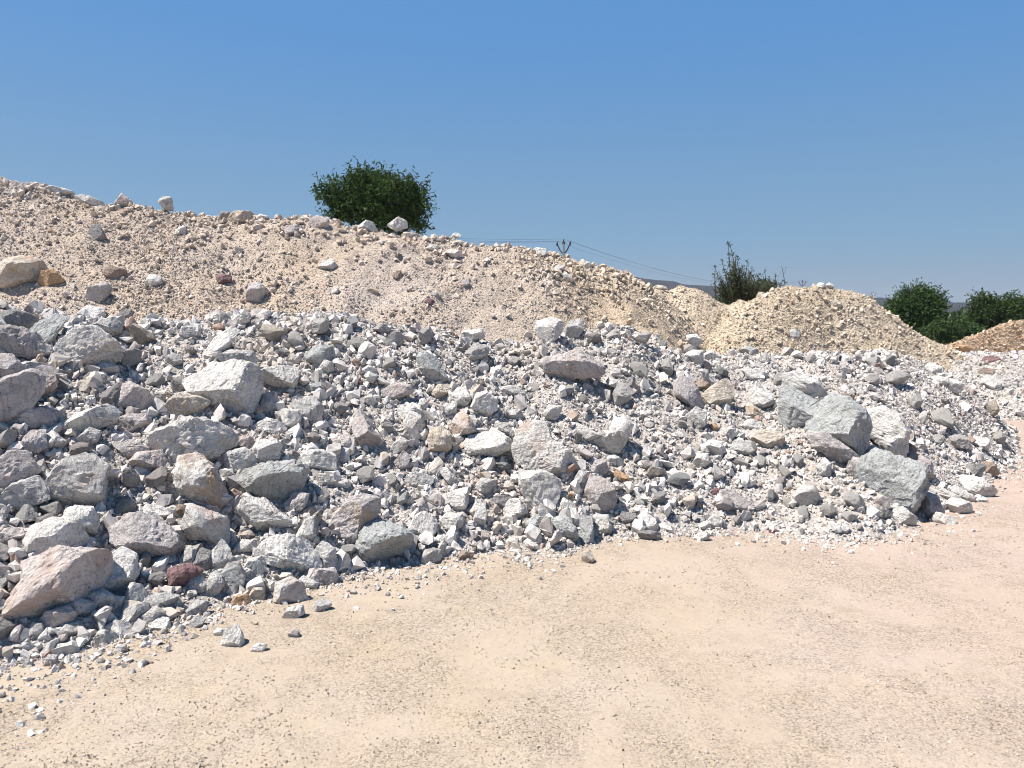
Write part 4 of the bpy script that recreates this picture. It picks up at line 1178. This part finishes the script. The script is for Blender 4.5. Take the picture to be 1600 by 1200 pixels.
def thorny_shrub(name, label, base, tips, seed, lobes=()):
    rs = np.random.RandomState(seed)
    root = bpy.data.objects.new(name, None); COL.objects.link(root); root.location = base
    b = Vector(base)
    parts, C, D = [], [], []
    for tip, bow, dens in tips:
        pth = wand(rs, (0, 0, 0), Vector(tip) - b, bow, 12)
        parts.append(tube(pth, list(np.linspace(0.028, 0.006, len(pth))), 5))
        for i in range(3, len(pth)):
            for j in range(dens):
                o = Vector(rs.normal(size=3)); o.z = abs(o.z) * 0.6; o = o.normalized() * rs.uniform(0.08, 0.36) * max(0.15, 1.0 - i / len(pth)) * 1.2
                e = pth[i] + o
                parts.append(tube([pth[i], e], [0.006, 0.003], 3))
                for k in range(7):
                    f = rs.uniform(0.15, 1.0)
                    C.append(tuple(pth[i] + o * f)); D.append(tuple(Vector(rs.normal(size=3)) + o))
            for k in range(9):
                q = pth[i - 1].lerp(pth[i], rs.rand())
                C.append(tuple(q + Vector(rs.normal(size=3)) * 0.045)); D.append(tuple(rs.normal(size=3)))
    for c, r, n in lobes:
        c = Vector(c)
        for k in range(n):
            d = rs.normal(size=3); d /= np.linalg.norm(d)
            q = c + Vector(d * np.array(r) * rs.uniform(0.45, 1.12))
            s = c + (q - c) * 0.25 + Vector((0, 0, -0.15)); s = s * 0.85 + b * 0.15
            m = (s + q) * 0.5 + Vector(rs.normal(size=3)) * 0.06
            parts.append(tube([s - b, m - b, q - b], [0.009, 0.006, 0.003], 3))
            for j in range(13):
                e = m.lerp(q, rs.uniform(-0.6, 1.0)) - b
                C.append(tuple(e + Vector(rs.normal(size=3)) * 0.03)); D.append(tuple(Vector(rs.normal(size=3)) + Vector(d) * 0.6))
    poly_obj("stems", parts, M_BARK, root)
    C, D = np.array(C), np.array(D)
    V, F = leaves(C, D, rs.uniform(0.035, 0.075, len(C)), rs.uniform(0.016, 0.03, len(C)), rs)
    link("foliage", make_mesh("foliage", V, F, M_LEAF_DRY), root)
    tag(root, label, "shrub")
    return root

Ys = 19.0
sb = at(1172, 500, Ys)
tips = [(at(1138, 380, Ys), (-0.05, 0, 0.0), 2), (at(1141, 384, Ys + .3), (-0.05, 0, 0.0), 1)]
for px, py, dz, dn_ in [(1118, 416, 0, 1), (1128, 408, .2, 1), (1150, 402, 0, 1), (1168, 408, .3, 1), (1186, 428, .3, 1), (1195, 424, .2, 1), (1212, 430, .1, 1), (1140, 455, .4, 1)]:
    tips.append((at(px, py, Ys + dz), (0.04 * (px - 1165) / 20, 0, 0.02), dn_))
tips.append((at(1222, 418, Ys), (0.26, 0, -0.34), 0))
thorny_shrub("thorny_shrub", "spindly half bare shrub with one tall shoot behind the gravel mounds", (sb.x, Ys, 0.0), tips, 31,
    [(at(1148, 418, Ys), (0.24, 0.25, 0.36), 50), (at(1160, 436, Ys), (0.44, 0.4, 0.34), 90), (at(1182, 450, Ys), (0.46, 0.4, 0.26), 70), (at(1205, 446, Ys), (0.26, 0.3, 0.26), 60), (at(1128, 436, Ys), (0.16, 0.2, 0.34), 30)])

Yr = 40.0
leafy_tree("leafy_tree", "dark green round tree in the gap right of the rounded tan mound", (at(1435, 520, Yr).x, Yr, 0.0),
    [lobe(1432, 478, Yr, 34, 20), lobe(1412, 482, Yr, 22, 20), lobe(1452, 480, Yr, 24, 18), lobe(1425, 458, Yr, 14, 9), lobe(1443, 456, Yr, 12, 9), lobe(1462, 468, Yr, 14, 10), lobe(1400, 500, Yr, 18, 24), lobe(1430, 505, Yr, 38, 22)],
    41, M_LEAF_DARK, 1300, per=8, leaf=0.17, wide=0.065, trunk_r=0.11, group="trees in the gap at right")
leafy_tree("leafy_tree", "broad green tree at the right edge above the orange mound", (at(1545, 530, Yr + 3).x, Yr + 3, 0.0),
    [lobe(1538, 482, Yr + 3, 22, 18), lobe(1536, 471, Yr + 3, 12, 8), lobe(1560, 492, Yr + 3, 34, 20), lobe(1540, 505, Yr + 3, 22, 22), lobe(1580, 486, Yr + 3, 26, 16), lobe(1588, 474, Yr + 3, 10, 8), lobe(1575, 470, Yr + 3, 8, 7), lobe(1610, 490, Yr + 3, 30, 20)],
    43, M_LEAF_MID, 1400, per=8, leaf=0.18, wide=0.07, trunk_r=0.12, group="trees in the gap at right")
leafy_tree("leafy_bush", "bright green low bush between the two trees at right", (at(1470, 540, 36).x, 36, 0.0),
    [lobe(1470, 516, 36, 18, 13), lobe(1458, 524, 36, 18, 12), lobe(1485, 524, 36, 14, 10)], 45, M_LEAF_MID, 420, per=8, leaf=0.13, wide=0.055, trunk_r=0.05, cat="bush")
leafy_tree("leafy_bush", "dull green bush at the left foot of the broad green tree", (at(1508, 530, 38).x, 38, 0.0),
    [lobe(1506, 514, 38, 14, 12), lobe(1518, 524, 38, 16, 12)], 46, M_LEAF_DARK, 300, per=8, leaf=0.13, wide=0.055, trunk_r=0.05, cat="bush")
leafy_tree("leafy_bush", "low dark bush at the base of the thorny shrub", (at(1195, 480, 22).x, 22, 0.0),
    [lobe(1165, 462, 22, 22, 14), lobe(1195, 458, 22, 22, 14), lobe(1140, 466, 22, 16, 8)], 47, M_LEAF_DRY, 420, per=8, leaf=0.10, wide=0.04, trunk_r=0.05, cat="bush")
# scrub on the plain, seen through the gap and over the low mounds
rs = np.random.RandomState(55)
CC, DD, LL = [], [], []
for k in range(420):
    Y = 60 * (6.0 ** rs.rand())
    X = rs.uniform(-0.2, 0.8) * Y
    r = rs.uniform(0.8, 2.0)
    n = 70
    d = rs.normal(size=(n, 3)); d /= np.linalg.norm(d, axis=1)[:, None]; d[:, 2] = np.abs(d[:, 2])
    CC.append(np.array([X, Y, 0.0]) + d * np.array([r, r, r * rs.uniform(0.7, 1.3)]) * rs.uniform(0.4, 1.05, (n, 1))); DD.append(d + 0.6 * rs.normal(size=(n, 3))); LL.append(np.full(n, 0.5 * r))
V, F = leaves(np.concatenate(CC), np.concatenate(DD), np.concatenate(LL), np.concatenate(LL) * 0.6, rs)
tag(link("scrub", make_mesh("scrub", V, F, M_LEAF_MID)), "far green scrub covering the plain behind the mounds", kind="stuff")

# ------------------------------------------------------------------ far hills
def hill(pts, Y, depth, seed, name="hills"):
    xs = np.linspace(pts[0][0], pts[-1][0], 260)
    ridge = np.interp(xs, [p[0] for p in pts], [p[1] for p in pts])
    rows = 26
    V = []
    for j in range(rows):
        f = j / (rows - 1) * 2 - 1
        for x, yy in zip(xs, ridge):
            c = at(x, yy, Y)
            V.append((c.x, Y + f * depth, c.z * (1 - f * f) - 1.0))
    V = np.array(V)
    V[:, 2] += np.clip(V[:, 2] / 10, 0, 1) * (2.2 * fbm(V * 0.035, seed, 4) + 1.0 * fbm(V * 0.2, seed + 3, 2))
    I = np.arange(rows * 260).reshape(rows, 260)
    F = np.stack([I[:-1, :-1].ravel(), I[:-1, 1:].ravel(), I[1:, 1:].ravel(), I[1:, :-1].ravel()], 1)
    return tag(link(name, make_mesh(name, V, F, M_HILL, False)), kind="structure")
hill([(-900, 470), (-300, 440), (200, 415), (600, 412), (900, 420), (970, 429), (1030, 441), (1110, 450), (1200, 456), (1290, 462), (1360, 466), (1400, 468), (1450, 474), (1480, 474), (1500, 470), (1525, 474), (1600, 476), (1750, 468), (2100, 455), (2600, 470)], 900, 260, 71)

# ------------------------------------------------------------------ power line
def cyl(p0, p1, r0, r1=None, sides=10):
    return tube([p0, p1], [r0, r1 if r1 is not None else r0], sides)

TOP = 8.2
LINE = [Vector((-45.2, -13.0, 0)), Vector((4.35, 66.0, 0)), Vector((54.0, 145.0, 0)), Vector((104.0, 224.0, 0))]
DIRL = (LINE[2] - LINE[1]).normalized()
ACR = Vector((DIRL.y, -DIRL.x, 0))
def power_pole(label, loc):
    root = bpy.data.objects.new("power_pole", None); COL.objects.link(root); root.location = loc
    # the fork is set square to the line; local axes below are world axes
    a = ACR * 0.62
    poly_obj("post", [tube([(0, 0, -0.3), (0, 0, 3.5), (0, 0, 7.55)], [0.12, 0.10, 0.075], 10)], M_CONC if loc[1] > 200 else M_STEEL, root)
    arm = []
    for s in (-1, 1):
        arm.append(tube([(0, 0, 6.75), tuple(a * s * 0.25 + Vector((0, 0, 6.72))), tuple(a * s * 0.62 + Vector((0, 0, 7.0))), tuple(a * s * 0.82 + Vector((0, 0, 7.28))), tuple(a * s * 1.04 + Vector((0, 0, 7.36)))], [0.055, 0.06, 0.055, 0.055, 0.06], 8))
    poly_obj("fork_arm", arm, M_STEEL, root)
    for p in (Vector((0, 0, 7.55)), a + Vector((0, 0, 7.36)), -a + Vector((0, 0, 7.36))):
        h = 0.32
        c = poly_obj("insulator", [tube([tuple(p), tuple(p + Vector((0, 0, 0.06))), tuple(p + Vector((0, 0, 0.10))), tuple(p + Vector((0, 0, 0.16))), tuple(p + Vector((0, 0, 0.20))), tuple(p + Vector((0, 0, h)))], [0.05, 0.11, 0.05, 0.08, 0.045, 0.035], 10)], M_PORC, root)
    poly_obj("cap_bracket", [tube([tuple(-a * 0.22 + Vector((0, 0, 7.52))), tuple(a * 0.22 + Vector((0, 0, 7.52)))], [0.07, 0.07], 8)], M_STEEL, root)
    return tag(root, label, "power pole", "poles of the overhead line")
power_pole("nearest power pole with forked arm on the skyline above the bank", tuple(LINE[1]))
power_pole("forked top of a farther power pole peeping over the rounded tan mound", tuple(LINE[2]))
power_pole("farthest pale power pole just left of the dark round tree", tuple(LINE[3]))
for off, z, lab in ((Vector((0, 0, 0)), 7.85, "top middle wire of the overhead power line"), (-ACR * 0.62, 7.66, "overhead power wire on the left arms of the poles"), (ACR * 0.62, 7.66, "overhead power wire on the right arms of the poles")):
    pth = []
    for A, B in zip(LINE[:-1], LINE[1:]):
        for i in range(24):
            t = i / 24
            p = A + (B - A) * t + off
            pth.append((p.x, p.y, z - 4 * 2.15 * t * (1 - t)))
    p = LINE[-1] + off; pth.append((p.x, p.y, z))
    o = poly_obj("power_wire", [tube(pth, [0.008] * len(pth), 4)], M_WIRE)
    tag(o, lab, "wire", "wires of the overhead line")

# ------------------------------------------------------------------ the dusty air
hx, hy0, hy1, hz0, hz1 = 2520.0, -620.0, 3020.0, -2.5, 80.0
HV = [(-hx, hy0, hz0), (hx, hy0, hz0), (hx, hy1, hz0), (-hx, hy1, hz0), (-hx, hy0, hz1), (hx, hy0, hz1), (hx, hy1, hz1), (-hx, hy1, hz1)]
HF = [(3, 2, 1, 0), (4, 5, 6, 7), (0, 1, 5, 4), (1, 2, 6, 5), (2, 3, 7, 6), (3, 0, 4, 7)]
hm = bpy.data.materials.new("dusty_air"); hm.use_nodes = True
hm.node_tree.nodes.clear()
hvn = hm.node_tree.nodes.new("ShaderNodeVolumePrincipled"); hvo = hm.node_tree.nodes.new("ShaderNodeOutputMaterial")
hvn.inputs["Color"].default_value = (0.80, 0.88, 1.0, 1); hvn.inputs["Density"].default_value = 0.00024; hvn.inputs["Anisotropy"].default_value = 0.2
hm.node_tree.links.new(hvn.outputs[0], hvo.inputs["Volume"])
tag(link("haze", make_mesh("haze", HV, HF, hm)), "thin dusty air over the whole quarry and plain", kind="stuff")
